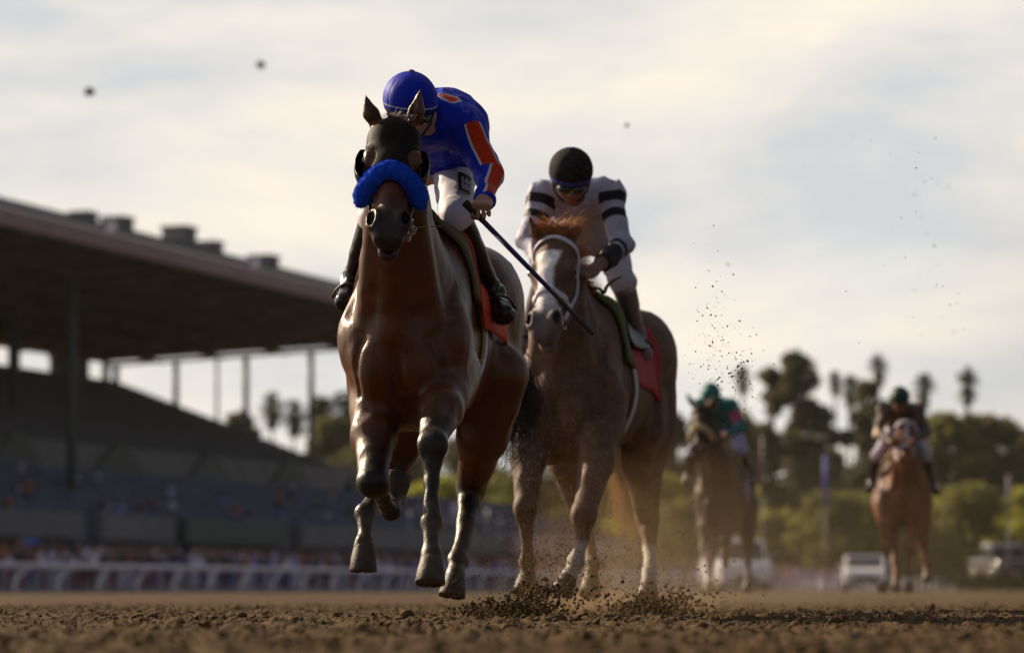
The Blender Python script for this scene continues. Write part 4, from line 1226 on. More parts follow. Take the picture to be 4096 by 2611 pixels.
fl = link_mesh('fleece_noseband', np_mesh('fleece_noseband', V, Fc), M_fleece, h1.root)
rs = np.random.RandomState(4)
ii = rs.choice(len(V), 9000); g = grad(Fl, V[ii])
tuft = []
T3 = V[ii]; dirn = g + rs.randn(len(ii), 3) * 0.5; dirn /= np.linalg.norm(dirn, axis=1)[:, None]
sdv = np.cross(dirn, rs.randn(len(ii), 3)); sdv /= np.linalg.norm(sdv, axis=1)[:, None]
ln = (0.003 + 0.005 * rs.rand(len(ii)))[:, None]
VV = np.stack([T3 - sdv * 0.0011, T3 + sdv * 0.0011, T3 + dirn * ln], 1).reshape(-1, 3)
link_mesh('fleece_nap', np_mesh('fleece_nap', VV, np.arange(len(VV)).reshape(-1, 3)), M_fleece, fl)
# bridle
for s in (-1, 1):
    strap_obj('cheek_strap', h1.skull, [H(s * 0.13, 0.08, -0.12), H(s * 0.13, 0.22, -0.17), H(s * 0.12, 0.36, -0.14), H(s * 0.10, 0.46, -0.11)], 0.018, M_leather, h1.root, off=0.008, n=24)
    mb = MB(); c = H(s * 0.072, 0.470, -0.105); ax = h1.d
    mb.tube([c + (h1.d * math.cos(t) + h1.n * math.sin(t)) * 0.026 for t in np.linspace(0, 2 * math.pi, 22)], 0.0042, 6, cap=False)
    mb.tube([H(s * 0.02, 0.49, -0.09), c + h1.e * s * 0.004], 0.006, 6)
    mb.tube([c - h1.d * 0.03 + h1.e * s * 0.01, c - h1.d * 0.055 + h1.e * s * 0.012 - h1.n * 0.02], [0.008, 0.006], 6)
    mb.build('bit_ring', M_metal, h1.root, True)
mb = MB()      # chain and buckle hanging at the left of the mouth
c = H(0.078, 0.45, -0.115)
for i in range(5):
    q = c + h1.d * (0.012 * i) + h1.e * (0.012 * math.sin(i * 1.3) + 0.006) - h1.n * 0.006 * i
    mb.tube([q + (h1.e * math.cos(t) + h1.d * math.sin(t)) * 0.0085 for t in np.linspace(0, 2 * math.pi, 10)], 0.0028, 5, cap=False)
mb.build('curb_chain', M_metal, h1.root, True)
strap_obj('throat_latch', h1.skull, [H(0.11, 0.02, -0.10), H(0.12, 0.10, -0.19), H(0.10, 0.17, -0.28), H(0, 0.20, -0.30), H(-0.10, 0.17, -0.28), H(-0.12, 0.10, -0.19), H(-0.11, 0.02, -0.10)], 0.014, M_leather, h1.root, off=0.008, n=50)
# forelock tuft
rs = np.random.RandomState(8); S_ = []
for i in range(70):
    a = H(rs.randn() * 0.016, 0.0 + rs.rand() * 0.03, -0.03); b = a + h1.n * (0.01 + 0.02 * rs.rand()) + h1.e * (0.03 * rs.randn() + 0.01) - h1.d * 0.02 * rs.rand()
    c_ = b + h1.e * 0.02 * rs.randn() + h1.d * (0.02 * rs.rand()) + h1.n * 0.005
    S_.append((resample([a, b, c_], 6), 0.0010))
M_hair = mat('black_hair', (0.020, 0.014, 0.012), 0.45, sheen=0.3)
hair_mesh('forelock', S_, M_hair, h1.root)
tail(h1, [h1.W(0.0, 0.88, 1.42), h1.W(0.06, 1.10, 1.28), P(2085, 1560, 14.1), P(2060, 1700, 14.15), P(1975, 1840, 14.1)], 0.065, 850, M_hair, 3, 0.055, 0.0019)
# saddlery
M_clothA = mat('orange_cloth', (0.55, 0.035, 0.006), 0.75, var=0.12, vscale=30, bump=0.2, bscale=200)
M_padA = mat('khaki_pad', (0.165, 0.125, 0.06), 0.9, var=0.25, vscale=40, bump=0.5, bscale=150)
M_girthA = mat('girth_web', (0.62, 0.62, 0.66), 0.7, paints=(('across', (0.02, 0.06, 0.36), 0.001),), var=0.12, vscale=30, bump=0.2)
def girth_mat(name, pale, edge, edge2=None):
    m = bpy.data.materials.new(name); m.use_nodes = True; t = m.node_tree; N = t.nodes; K = t.links.new; b = N['Principled BSDF']; b.inputs['Roughness'].default_value = 0.7
    a = N.new('ShaderNodeAttribute'); a.attribute_name = 'across'
    r_ = N.new('ShaderNodeValToRGB'); r_.color_ramp.interpolation = 'CONSTANT'
    mr = N.new('ShaderNodeMapRange'); mr.inputs['From Min'].default_value = -0.0425; mr.inputs['From Max'].default_value = 0.0425; K(a.outputs['Fac'], mr.inputs['Value'])
    K(mr.outputs[0], r_.inputs[0]); el = r_.color_ramp.elements
    stops = [(0.0, edge2 or edge), (0.12, edge), (0.27, pale), (0.80, edge), (1.0, edge)]
    el[0].position, el[0].color = stops[0][0], (*stops[0][1], 1); el[1].position, el[1].color = stops[4][0], (*stops[4][1], 1)
    for p_, c_ in stops[1:4]: e_ = el.new(p_); e_.color = (*c_, 1)
    K(r_.outputs[0], b.inputs['Base Color']); return m
tack(h1, dict(cloth=M_clothA, pad=M_padA, girth=girth_mat('girth_striped', (0.62, 0.62, 0.68), (0.02, 0.07, 0.38), (0.42, 0.36, 0.06)), gy=-0.20, skew=0.0, coff=0.030), (-0.32, 0.20), 1.16)

# ---------------------------------------------------------------- the leading jockey
M_blue = mat('royal_blue_silk', (0.004, 0.022, 0.46), 0.55, paints=(('panel', (0.50, 0.030, 0.004), 0.0012), ('trim', (0.55, 0.60, 0.72), 0.0012), ('disc', (0.62, 0.055, 0.01), 0.001), ('disc_trim', (0.55, 0.6, 0.72), 0.001)),
             var=0.12, vscale=25, bump=0.6, bscale=34, bdist=0.014, spec=0.15)
M_white_b = mat('white_breeches', (0.56, 0.53, 0.60), 0.6, var=0.06, vscale=18, bump=0.25, bscale=60, bdist=0.004)
M_bootA = mat('black_boot', (0.008, 0.007, 0.009), 0.24, coat=0.12, spec=0.3, var=0.2, vscale=30, bump=0.15, bscale=80)
M_capA = mat('blue_cap_cover', (0.004, 0.020, 0.44), 0.6, paints=(('rim', (0.006, 0.014, 0.25), 0.001), ('piping', (0.45, 0.5, 0.62), 0.001), ('edge', (0.012, 0.012, 0.016), 0.001)), var=0.1, bump=0.4, bscale=30, bdist=0.008, spec=0.15)
M_ostrap = mat('orange_strap', (0.65, 0.07, 0.015), 0.6)
JA = dict(
 head=P(1640, 432, 12.22), hu=(0.06, -0.34, 0.94), hf=(0.20, -0.92, -0.35),
 neck=P(1745, 480, 12.42), chest=P(1775, 505, 12.62), pelvis=P(1790, 575, 13.02),
 sh=[P(1625, 520, 12.42), P(1862, 520, 12.44)], el=[P(1520, 700, 12.35), P(1958, 695, 12.36)], wr=[P(1560, 810, 12.12), P(1938, 806, 12.16)],
 hand=[((0.2, -1, -0.2), (0.2, 0.2, -1), -1), ((-0.15, -0.88, -0.30), (0.0, 0.35, -0.95), 1, dict(curl=(1.25, 1.55, 1.0), sp=0.0208))],
 hip=[P(1690, 620, 13.0), P(1812, 625, 13.0)], knee=[P(1500, 870, 12.62), P(1824, 866, 12.50)], ank=[P(1412, 1115, 12.86), P(1968, 1165, 12.76)], toe=[P(1384, 1208, 12.66), P(2015, 1258, 12.60)])
def paintA(r, V):
    s, e_, w_ = [np.array(JA[k][1]) for k in ('sh', 'el', 'wr')]
    pan = np.full(len(V), -1.0); trm = np.full(len(V), -1.0)
    best = np.full(len(V), 9.0)
    segs = [(s + (e_ - s) * 0.12, e_, unit((0.25, -0.9, 0.25)), 0.004, 0.036), (e_, w_ + (e_ - w_) * 0.06, unit((0.35, -0.9, 0.1)), 0.012, 0.034)]
    for a, b, rf_, off, hw in segs:
        ax = unit(b - a); t = ((V - a) @ (b - a)) / ((b - a) @ (b - a)); tc = np.clip(t, 0, 1)
        c = a + tc[:, None] * (b - a); dist = np.linalg.norm(V - c, axis=1)
        rf2 = unit(rf_ - ax * (rf_ @ ax)); sdv = np.cross(ax, rf2)
        if sdv[0] < 0: sdv = -sdv
        u = (V - c) @ sdv - off; f = (V - c) @ rf2
        ok = (dist < 0.10) & (f > 0) & (t > -0.02) & (t < 1.02)
        near = ok & (dist < best)
        pan[near] = (hw - np.abs(u))[near]; trm[near] = (0.0042 - np.abs(np.abs(u) - hw))[near]; best[near] = dist[near]
    c0 = P(1786, 408, 12.44); dd = np.linalg.norm((V - c0) * np.array([0.8, 0.5, 1.3]), axis=1)
    disc = 0.046 - dd
    return {'panel': pan, 'trim': trm, 'disc': disc, 'disc_trim': 0.0032 - np.abs(dd - 0.048)}
rA = rider('person', 'jockey in royal blue silks with an orange sleeve panel, crouching over the leading horse', JA,
           dict(skin=M_skin1, jersey=M_blue, breeches=M_white_b, boots=M_bootA, helmet=M_capA, button=M_capA, strap=M_ostrap, paint=paintA, cuff=[0.0, -0.012], fold=0.009, boot_top=0.02, breech_len=0.035))
# block letters down the thigh
def letters(txt, size, fn, m, parent, name='lettering', bold=0.0):
    c = bpy.data.curves.new(name, 'FONT'); c.body = txt; c.size = 1.0; c.offset = bold; c.resolution_u = 3
    o = bpy.data.objects.new(name, c); col.objects.link(o)
    dg = bpy.context.evaluated_depsgraph_get(); dg.update()
    me0 = bpy.data.meshes.new_from_object(o.evaluated_get(dg)); bpy.data.objects.remove(o)
    import bmesh
    bm = bmesh.new(); bm.from_mesh(me0); bmesh.ops.subdivide_edges(bm, edges=bm.edges, cuts=2)
    bmesh.ops.triangulate(bm, faces=bm.faces)
    V = np.array([v.co[:] for v in bm.verts]); Fc = np.array([[v.index for v in f.verts] for f in bm.faces]); bm.free()
    V = fn(V * size)
    return link_mesh(name, np_mesh(name, V, Fc), m, parent)
hp, kn = np.array(JA['hip'][1]), np.array(JA['knee'][1])
BS = rA.breech_solid
up_ = unit(hp - kn); cam_r = unit(np.cross(up_, (0, -1, 0)))
if cam_r[0] < 0: cam_r = -cam_r
tb = P(1860, 772, 12.55)
def on_thigh(q, off):     # text x runs up the thigh, text y runs round to the left
    X = tb + np.outer(q[:, 0] * 1.7, up_) + np.outer(q[:, 1], np.array([-0.97, -0.2, 0.12]))
    return onto(BS, X, off, 8)
gx, gy = np.meshgrid(np.linspace(-0.008, 0.086, 24), np.linspace(-0.024, 0.030, 16), indexing='ij')
q = np.stack([gx.ravel(), gy.ravel()], 1); V = on_thigh(q, 0.0190)
I = np.arange(24 * 16).reshape(24, 16); Fc = np.stack([I[:-1, :-1], I[1:, :-1], I[1:, 1:], I[:-1, 1:]], -1).reshape(-1, 4)
link_mesh('letter_band', np_mesh('letter_band', V, Fc), mat('print_black', (0.012, 0.011, 0.016), 0.6), rA.breeches)
letters('JEE', 0.050, lambda v: on_thigh(v[:, :2] + np.array([0.0, -0.015]), 0.0215), mat('print_white', (0.5, 0.48, 0.6), 0.6), rA.breeches, bold=0.02)
# whip held in the left hand
wa, wb = P(1862, 812, 12.10), P(2375, 1338, 12.02)
wh = empty('riding_whip', P(1920, 880, 12.08), 0, 'long blue and black riding whip gripped in the hand of the leading jockey', 'whip')
g_ = lambda t: wa + (wb - wa) * t
mb = MB(); mb.tube([g_(-0.005), g_(0.0), g_(0.12), g_(0.16)], [0.016, 0.0175, 0.013, 0.0105], 10); mb.build('grip', mat('whip_grip', (0.014, 0.013, 0.013), 0.7, bump=0.6, bscale=300), wh, True)
mb = MB(); mb.tube([g_(0.155), g_(0.45), g_(0.66)], [0.0115, 0.0105, 0.0095], 10); mb.build('shaft', mat('whip_shaft', (0.018, 0.014, 0.14), 0.5, bump=0.5, bscale=200), wh, True)
mb = MB(); mb.tube([g_(0.655), g_(0.69), g_(0.985), g_(1.0)], [0.0105, 0.013, 0.0145, 0.011], 10, flat=0.7); mb.build('flap', mat('whip_flap', (0.012, 0.011, 0.014), 0.5), wh, True)
# reins
M_rein = mat('rein_rubber', (0.030, 0.017, 0.011), 0.6, var=0.3, vscale=50, bump=0.4)
for s, (hx_, hy_, hY) in ((1, (1760, 905, 12.15)), (-1, (1575, 830, 12.1))):
    a = H(s * 0.076, 0.475, -0.11)
    pts = resample([a, a * 0.6 + P(1690 if s > 0 else 1500, 900 if s > 0 else 900, 11.8) * 0.4, P(hx_, hy_, hY)], 20)
    mb = MB(); mb.tube(list(pts), 0.008, 6, flat=0.4); mb.build('rein', M_rein, h1.root, True)
mb = MB(); mb.tube(list(resample([P(1735, 850, 12.12), P(1745, 960, 12.15), P(1765, 1020, 12.2), P(1815, 1060, 12.28), P(1850, 1075, 12.33)], 24)), 0.010, 6, flat=0.35); mb.build('rein_bight', M_rein, h1.root, True)
# ---------------------------------------------------------------- the second horse and jockey
M_chest = mat('dusty_chestnut_coat', (0.120, 0.062, 0.040), 0.65, paints=(('sock', (0.42, 0.38, 0.36), 0.012), ('blaze', (0.78, 0.75, 0.82), 0.008), ('muzzle', (0.13, 0.10, 0.10), 0.05), ('nostril', (0.02, 0.012, 0.012), 0.004)),
              var=0.30, vscale=14, bump=0.55, bscale=150, bdist=0.004, spec=0.3, dirt=((0.15, 0.115, 0.095), 0.56, 45))
legsB = [
 ('fore', [P(2140, 1620, 15.35), P(2114, 1830, 15.1), P(2100, 2030, 14.95), P(2106, 2130, 14.98), P(2105, 2245, 15.0), P(2108, 2305, 15.0), P(2100, 2375, 14.95)]),
 ('fore', [P(2425, 1620, 15.25), P(2385, 1850, 14.95), P(2336, 2060, 14.75), P(2332, 2150, 14.72), P(2302, 2245, 14.7), P(2275, 2312, 14.65), P(2248, 2375, 14.62)]),
 ('hind', [P(2350, 1620, 16.35), P(2275, 1840, 16.2), P(2335, 2080, 16.5), P(2355, 2170, 16.4), P(2368, 2250, 16.3), P(2366, 2310, 16.25), P(2362, 2380, 16.2)]),
 ('hind', [P(2575, 1600, 16.45), P(2572, 1850, 16.4), P(2590, 2070, 16.65), P(2600, 2190, 16.55), P(2598, 2290, 16.4), P(2596, 2335, 16.35), P(2590, 2395, 16.3)]),
]
def paint2(h, V):
    q = V - h.H(0, 0, 0); x, s, n = q @ h.e / h.hs, q @ h.d / h.hs, q @ h.n / h.hs
    w = 0.052 + 0.012 * np.sin(s * 18)
    bl = np.minimum(np.minimum(w - np.abs(x + 0.014), s - 0.115), n + 0.10)
    bl = np.maximum(bl, np.minimum(s - 0.40, n + 0.085 + 0 * x))
    sk = np.full(len(V), -1.0)
    for i in (1, 3):
        J, ft = h.hoofs[i]
        ax = unit(J[4] - J[2]); l = (V - (J[2] + ax * (0.14 if i == 1 else 0.2))) @ ax
        near = np.linalg.norm(V - (J[3] * 0.3 + J[4] * 0.7), axis=1) < 0.30
        sk = np.where(near, l, sk)
    return {'blaze': bl + 0.004 * vnoise(V, 60), 'sock': sk + 0.01 * vnoise(V, 30)}
h2 = horse('racehorse', 'chestnut racehorse with a white blaze and white bridle, close behind the leader', (0.440, 15.86), math.radians(14.5), 0.06,
           P(2214, 922, 14.85), P(2160, 1340, 14.52), (0.955, -0.27, 0.10), legsB, [P(2112, 862, 14.85), P(2312, 866, 14.95)], M_chest, 0.0105, paint2)
M_web = mat('white_web', (0.55, 0.53, 0.66), 0.7, var=0.15, vscale=40, bump=0.4, dirt=((0.2, 0.16, 0.13), 0.56, 50))
K2 = h2.skull; H2 = h2.H
strap_obj('browband', K2, [H2(-0.13, 0.18, -0.15), H2(-0.12, 0.10, -0.09), H2(-0.07, 0.055, 0.0), H2(0, 0.040, 0.01), H2(0.07, 0.055, 0.0), H2(0.12, 0.10, -0.09), H2(0.13, 0.18, -0.15)], 0.024, M_web, h2.root, off=0.006, n=60)
strap_obj('noseband', K2, [H2(-0.12, 0.37, -0.14), H2(-0.09, 0.355, -0.06), H2(-0.04, 0.345, 0.0), H2(0.04, 0.345, 0.0), H2(0.09, 0.355, -0.06), H2(0.12, 0.37, -0.14)], 0.030, M_web, h2.root, off=0.006, n=50, thick=0.008)
for s in (-1, 1):
    strap_obj('cheek_strap', K2, [H2(s * 0.13, 0.10, -0.11), H2(s * 0.13, 0.22, -0.16), H2(s * 0.12, 0.36, -0.13), H2(s * 0.10, 0.45, -0.10)], 0.022, M_web, h2.root, off=0.008, n=24, thick=0.007)
    mb = MB(); c = H2(s * 0.070, 0.465, -0.105)
    mb.tube([c + (h2.d * math.cos(t) + h2.n * math.sin(t)) * 0.028 for t in np.linspace(0, 2 * math.pi, 20)], 0.0045, 6, cap=False)
    mb.build('bit_ring', M_metal, h2.root, True)
M_mane = mat('ginger_hair', (0.42, 0.15, 0.045), 0.5, sheen=0.3, sheen_tint=(1, 0.6, 0.3))
rs = np.random.RandomState(18); S_ = []
for i in range(700):
    t = rs.rand(); a = H2((rs.rand() - 0.5) * 0.09, 0.02 - 0.03 * rs.rand(), -0.03 - 0.05 * rs.rand())
    sd_ = 1 if rs.rand() < 0.6 else -1
    b = a + np.array([sd_ * 0.03 * rs.rand(), 0, 0.03 + 0.02 * rs.rand()]); c = b + np.array([sd_ * (0.02 + 0.07 * rs.rand()), 0.02 * rs.randn(), 0.01 + 0.025 * rs.randn()]); d = c + np.array([sd_ * 0.02, 0, -0.03 * rs.rand()])
    S_.append((resample([a, b, c, d], 8), 0.0016))
hair_mesh('forelock', S_, M_mane, h2.root)
S_ = []
for i in range(700):      # mane blown over the neck
    t = rs.rand(); a = h2.W(0, -0.35, 1.56) * t + H2(0, 0.0, -0.12) * (1 - t) + rs.randn(3) * 0.01
    S_.append((resample([a, a + np.array([0.03, 0.02, 0.03]) + rs.randn(3) * 0.01, a + np.array([0.09 + 0.05 * rs.rand(), 0.05, -0.01]) + rs.randn(3) * 0.015], 6), 0.0016))
hair_mesh('mane', S_, M_mane, h2.root)
M_blond = mat('blond_hair', (0.66, 0.47, 0.26), 0.5, sheen=0.3)
tail(h2, [h2.W(0.0, 0.88, 1.42), h2.W(0.0, 1.05, 1.2), P(2462, 1790, 16.9), P(2515, 1960, 16.9), P(2500, 2120, 16.9)], 0.05, 700, M_blond, 5, 0.03, 0.0022)
M_red = mat('red_cloth', (0.34, 0.008, 0.016), 0.7, var=0.15, vscale=30, bump=0.3, bscale=120)
M_green = mat('olive_pad', (0.085, 0.105, 0.035), 0.9, var=0.25, vscale=40, bump=0.5)
tack(h2, dict(cloth=M_red, pad=M_green, girth=girth_mat('girth_grey', (0.52, 0.50, 0.52), (0.12, 0.11, 0.11)), gy=-0.20, skew=0.10), (-0.30, 0.26), 1.14)
M_white_silk = mat('white_silk', (0.36, 0.36, 0.49), 0.55, paints=(('bands', (0.014, 0.011, 0.014), 0.002), ('cuff', (0.02, 0.02, 0.025), 0.002)), var=0.12, vscale=20, bump=0.5, bscale=32, bdist=0.012, dirt=((0.24, 0.21, 0.22), 0.68, 40), spec=0.2)
M_breech2 = mat('dusty_breeches', (0.42, 0.40, 0.50), 0.7, var=0.12, vscale=16, bump=0.3, bscale=60, dirt=((0.22, 0.18, 0.16), 0.56, 22))
M_boot2 = mat('grey_boot', (0.15, 0.135, 0.15), 0.4, paints=(('low', (0.05, 0.05, 0.06), 0.01),), var=0.2, vscale=25, dirt=((0.22, 0.02, 0.04), 0.60, 7))
M_cap2 = mat('dark_cap_cover', (0.024, 0.019, 0.022), 0.85, paints=(('rim', (0.045, 0.07, 0.30), 0.001), ('edge', (0.012, 0.012, 0.016), 0.001)), var=0.3, vscale=50, bump=0.4, bscale=200, spec=0.12, dirt=((0.07, 0.05, 0.045), 0.60, 50))
JB = dict(
 head=P(2283, 708, 15.04), hu=(0.02, -0.50, 0.86), hf=(0.03, -0.86, -0.50),
 neck=P(2300, 790, 15.36), chest=P(2318, 840, 15.60), pelvis=P(2370, 905, 16.08),
 sh=[P(2178, 790, 15.32), P(2432, 778, 15.36)], el=[P(2112, 960, 15.2), P(2492, 985, 15.22)], wr=[P(2175, 1075, 14.98), P(2362, 1088, 14.95)],
 hand=[((0.3, -0.95, -0.2), (0.2, 0.2, -1), -1), ((-0.55, -0.75, -0.30), (-0.2, 0.35, -0.9), 1, dict(curl=(1.2, 1.5, 1.0)))],
 hip=[P(2300, 950, 16.05), P(2425, 945, 16.05)], knee=[P(2180, 1120, 15.75), P(2490, 1125, 15.78)], ank=[P(2110, 1320, 16.1), P(2548, 1335, 16.12)], toe=[P(2080, 1400, 15.95), P(2575, 1415, 15.95)])
def paintB(r, V):
    b = np.full(len(V), -1.0); cf = np.full(len(V), -1.0)
    for s in (0, 1):
        sh_, e_, w_ = [np.array(JB[k][s]) for k in ('sh', 'el', 'wr')]
        ax = unit(e_ - sh_); l = (V - sh_) @ ax; L_ = np.linalg.norm(e_ - sh_)
        t = np.clip(l / L_, 0, 1); dist = np.linalg.norm(V - sh_ - t[:, None] * (e_ - sh_), axis=1)
        out = (V[:, 0] - sh_[0]) * (1 if s else -1) > -0.055
        v = np.maximum(0.024 - np.abs(l - 0.055), 0.024 - np.abs(l - 0.145))
        b = np.where((dist < 0.10) & out, np.maximum(b, v), b)
        a2 = unit(w_ - e_); l2 = (V - e_) @ a2; d2 = np.linalg.norm(V - e_ - np.clip(l2, 0, 0.3)[:, None] * a2, axis=1)
        cf = np.where((d2 < 0.08) & (s == 1), np.maximum(cf, l2 - 0.045), cf)
        cf = np.where((d2 < 0.08) & (s == 1) & (np.abs(l2 - 0.085) < 0.005), -1, cf)
    return {'bands': b, 'cuff': cf}
rB = rider('person', 'jockey in dusty white silks with black sleeve bands and a dark cap', JB,
           dict(skin=M_skin2, jersey=M_white_silk, breeches=M_breech2, boots=M_boot2, helmet=M_cap2, strap=M_rubber, paint=paintB, cuff=[0.0, 0.13], fold=0.009, boot_top=0.02, breech_len=0.05), 0.009)
for s, q, Yh in ((1, (2345, 1120), 14.86), (-1, (2190, 1095), 14.88)):
    a = H2(s * 0.075, 0.47, -0.11); mb = MB(); mb.tube(list(resample([a, a * 0.5 + P(q[0], q[1] + 40, Yh) * 0.5, P(q[0], q[1], Yh)], 16)), 0.010, 6, flat=0.4)
    mb.build('rein', mat('rein_tan', (0.16, 0.07, 0.055), 0.7, var=0.3, vscale=40), h2.root, True)
mb = MB(); mb.tube(list(resample([P(2345, 1115, 14.9), P(2362, 1150, 14.92), P(2398, 1155, 14.95), P(2415, 1172, 14.97), P(2432, 1140, 15.0), P(2480, 1105, 15.1)], 24)), 0.013, 6, flat=0.5); mb.build('rein_bight', M_rein, h2.root, True)
# ---------------------------------------------------------------- the two horses far behind
def local_legs(O, yaw, lift, spec, sc=1.0):
    cy, sy = math.cos(yaw), math.sin(yaw); Rm = np.array([[cy, sy, 0], [-sy, cy, 0], [0, 0, 1.0]])
    return [(k, [np.array([O[0], O[1], 0]) + Rm @ np.array(p) + np.array([0, 0, lift]) for p in J]) for k, J in spec]
M_bay3 = mat('dark_brown_coat', (0.042, 0.022, 0.014), 0.6, paints=(('point', (0.018, 0.012, 0.010), 0.05), ('bandage', (0.75, 0.72, 0.72), 0.01)), var=0.25, vscale=12, spec=0.3)
M_red4 = mat('red_chestnut_coat', (0.155, 0.052, 0.021), 0.55, paints=(('blaze', (0.5, 0.46, 0.52), 0.01), ('bandage', (0.6, 0.58, 0.6), 0.01)), var=0.25, vscale=12, spec=0.3)
def paint34(legs_white, blaze=False):
    def f(h, V):
        q = V - h.H(0, 0, 0); x, s, n = q @ h.e / h.hs, q @ h.d / h.hs, q @ h.n / h.hs
        sk = np.full(len(V), -1.0)
        for i, k0, k1 in legs_white:
            J, ft = h.hoofs[i]; a, b = J[k0], J[k1]
            t = np.clip(((V - a) @ (b - a)) / ((b - a) @ (b - a)), 0, 1); l = np.linalg.norm(V - a - t[:, None] * (b - a), axis=1)
            sk = np.maximum(sk, 0.062 - l)
        return {'bandage': sk, 'blaze': np.minimum(np.minimum(0.020 - np.abs(x), s - 0.06), np.minimum(0.26 - s, n + 0.1)) if blaze else np.full(len(V), -1.0)}
    return f
O3, y3 = (2.36, 33.3), math.radians(9)
L3 = local_legs(O3, y3, 0.06, [
 ('fore', [(-0.17, -0.50, 1.00), (-0.16, -0.60, 0.76), (-0.15, -0.72, 0.52), (-0.13, -0.66, 0.36), (-0.12, -0.62, 0.22), (-0.12, -0.66, 0.13), (-0.12, -0.70, 0.03)]),
 ('fore', [(0.17, -0.50, 1.00), (0.12, -0.66, 0.80), (0.08, -0.80, 0.60), (0.05, -0.60, 0.46), (0.04, -0.42, 0.34), (0.04, -0.36, 0.42), (0.04, -0.34, 0.50)]),
 ('hind', [(-0.17, 0.55, 1.00), (-0.18, 0.60, 0.78), (-0.20, 0.80, 0.52), (-0.21, 0.70, 0.36), (-0.22, 0.62, 0.22), (-0.22, 0.56, 0.14), (-0.22, 0.50, 0.05)]),
 ('hind', [(0.18, 0.55, 1.00), (0.20, 0.52, 0.78), (0.22, 0.62, 0.52), (0.22, 0.48, 0.36), (0.23, 0.38, 0.22), (0.23, 0.32, 0.14), (0.23, 0.26, 0.05)])])
h3 = horse('racehorse', 'dark brown racehorse with a beige fleece noseband, blurred far behind, third from left', O3, y3, 0.06,
           P(2805, 1612, 32.35), P(2785, 1822, 32.05), (0.95, -0.25, 0.1), L3, [P(2740, 1562, 32.4), P(2862, 1570, 32.4)], M_bay3, 0.016, paint34([(0, 3, 5), (0, 2, 3)]), mouth=False)
O4, y4 = (4.30, 33.0), math.radians(5)
L4 = local_legs(O4, y4, 0.08, [
 ('fore', [(-0.17, -0.50, 1.00), (-0.19, -0.60, 0.76), (-0.20, -0.70, 0.50), (-0.20, -0.68, 0.34), (-0.21, -0.66, 0.20), (-0.23, -0.72, 0.12), (-0.26, -0.78, 0.03)]),
 ('fore', [(0.17, -0.50, 1.00), (0.10, -0.64, 0.78), (0.04, -0.72, 0.50), (0.03, -0.66, 0.34), (0.03, -0.60, 0.20), (0.03, -0.62, 0.12), (0.03, -0.66, 0.02)]),
 ('hind', [(-0.17, 0.55, 1.00), (-0.12, 0.50, 0.78), (-0.08, 0.60, 0.52), (-0.07, 0.46, 0.36), (-0.06, 0.36, 0.22), (-0.06, 0.30, 0.14), (-0.06, 0.24, 0.03)]),
 ('hind', [(0.20, 0.55, 1.00), (0.22, 0.62, 0.80), (0.26, 0.85, 0.56), (0.28, 0.80, 0.42), (0.30, 0.78, 0.30), (0.30, 0.72, 0.22), (0.30, 0.66, 0.14)])])
h4 = horse('racehorse', 'bright chestnut racehorse with a pale bridle, blurred far behind at the right', O4, y4, 0.08,
           P(3628, 1672, 31.85), P(3620, 1868, 31.5), (1, 0.0, 0.0), L4, [P(3592, 1655, 31.95), P(3668, 1655, 31.95)], M_red4, 0.016, paint34([(0, 5, 6), (0, 3, 5), (1, 5, 6)], True), mouth=False)
def sheepskin(h, c):
    S_ = Solid().chain(list(resample([h.H(-0.11, 0.33, -0.13), h.H(-0.06, 0.29, -0.03), h.H(0, 0.275, 0.0), h.H(0.06, 0.29, -0.03), h.H(0.11, 0.33, -0.13)], 12)), [0.038] * 12, 0.02)
    V, Fc = S_.mesh(0.012); link_mesh('fleece_noseband', np_mesh('fleece_noseband', V, Fc), mat('beige_fleece', c, 0.95), h.root)
sheepskin(h3, (0.42, 0.33, 0.20))
def bridle(h, m, w):
    for nm, pts in (('browband', [(-0.13, 0.18, -0.15), (-0.10, 0.09, -0.05), (0, 0.04, 0.01), (0.10, 0.09, -0.05), (0.13, 0.18, -0.15)]), ('noseband', [(-0.12, 0.36, -0.13), (-0.05, 0.34, 0.0), (0.05, 0.34, 0.0), (0.12, 0.36, -0.13)]),
                    ('cheek_strap', [(-0.13, 0.10, -0.12), (-0.12, 0.30, -0.14), (-0.10, 0.45, -0.1)]), ('cheek_strap', [(0.13, 0.10, -0.12), (0.12, 0.30, -0.14), (0.10, 0.45, -0.1)])):
        strap_obj(nm, h.skull, [h.H(*p) for p in pts], w, m, h.root, off=0.008, n=24, thick=0.010)
bridle(h4, M_web, 0.032)
bridle(h3, M_leather, 0.02)
tack(h3, dict(cloth=mat('lilac_cloth', (0.22, 0.20, 0.42), 0.8), pad=M_padA, girth=girth_mat('girth_plain', (0.5, 0.5, 0.6), (0.3, 0.3, 0.4))), (-0.38, 0.16), 1.16)
tack(h4, dict(cloth=mat('dark_cloth', (0.06, 0.04, 0.05), 0.8), pad=M_padA, girth=girth_mat('girth_plain', (0.5, 0.5, 0.6), (0.3, 0.3, 0.4))), (-0.38, 0.16), 1.16)
tail(h3, [h3.W(0, 0.88, 1.42), h3.W(0.05, 1.1, 1.2), h3.W(0.1, 1.25, 0.8)], 0.05, 120, M_hair, 6, 0.03, 0.004)
tail(h4, [h4.W(0, 0.88, 1.42), h4.W(0.15, 1.1, 1.2), h4.W(0.3, 1.25, 0.75)], 0.05, 120, M_mane, 7, 0.03, 0.004)
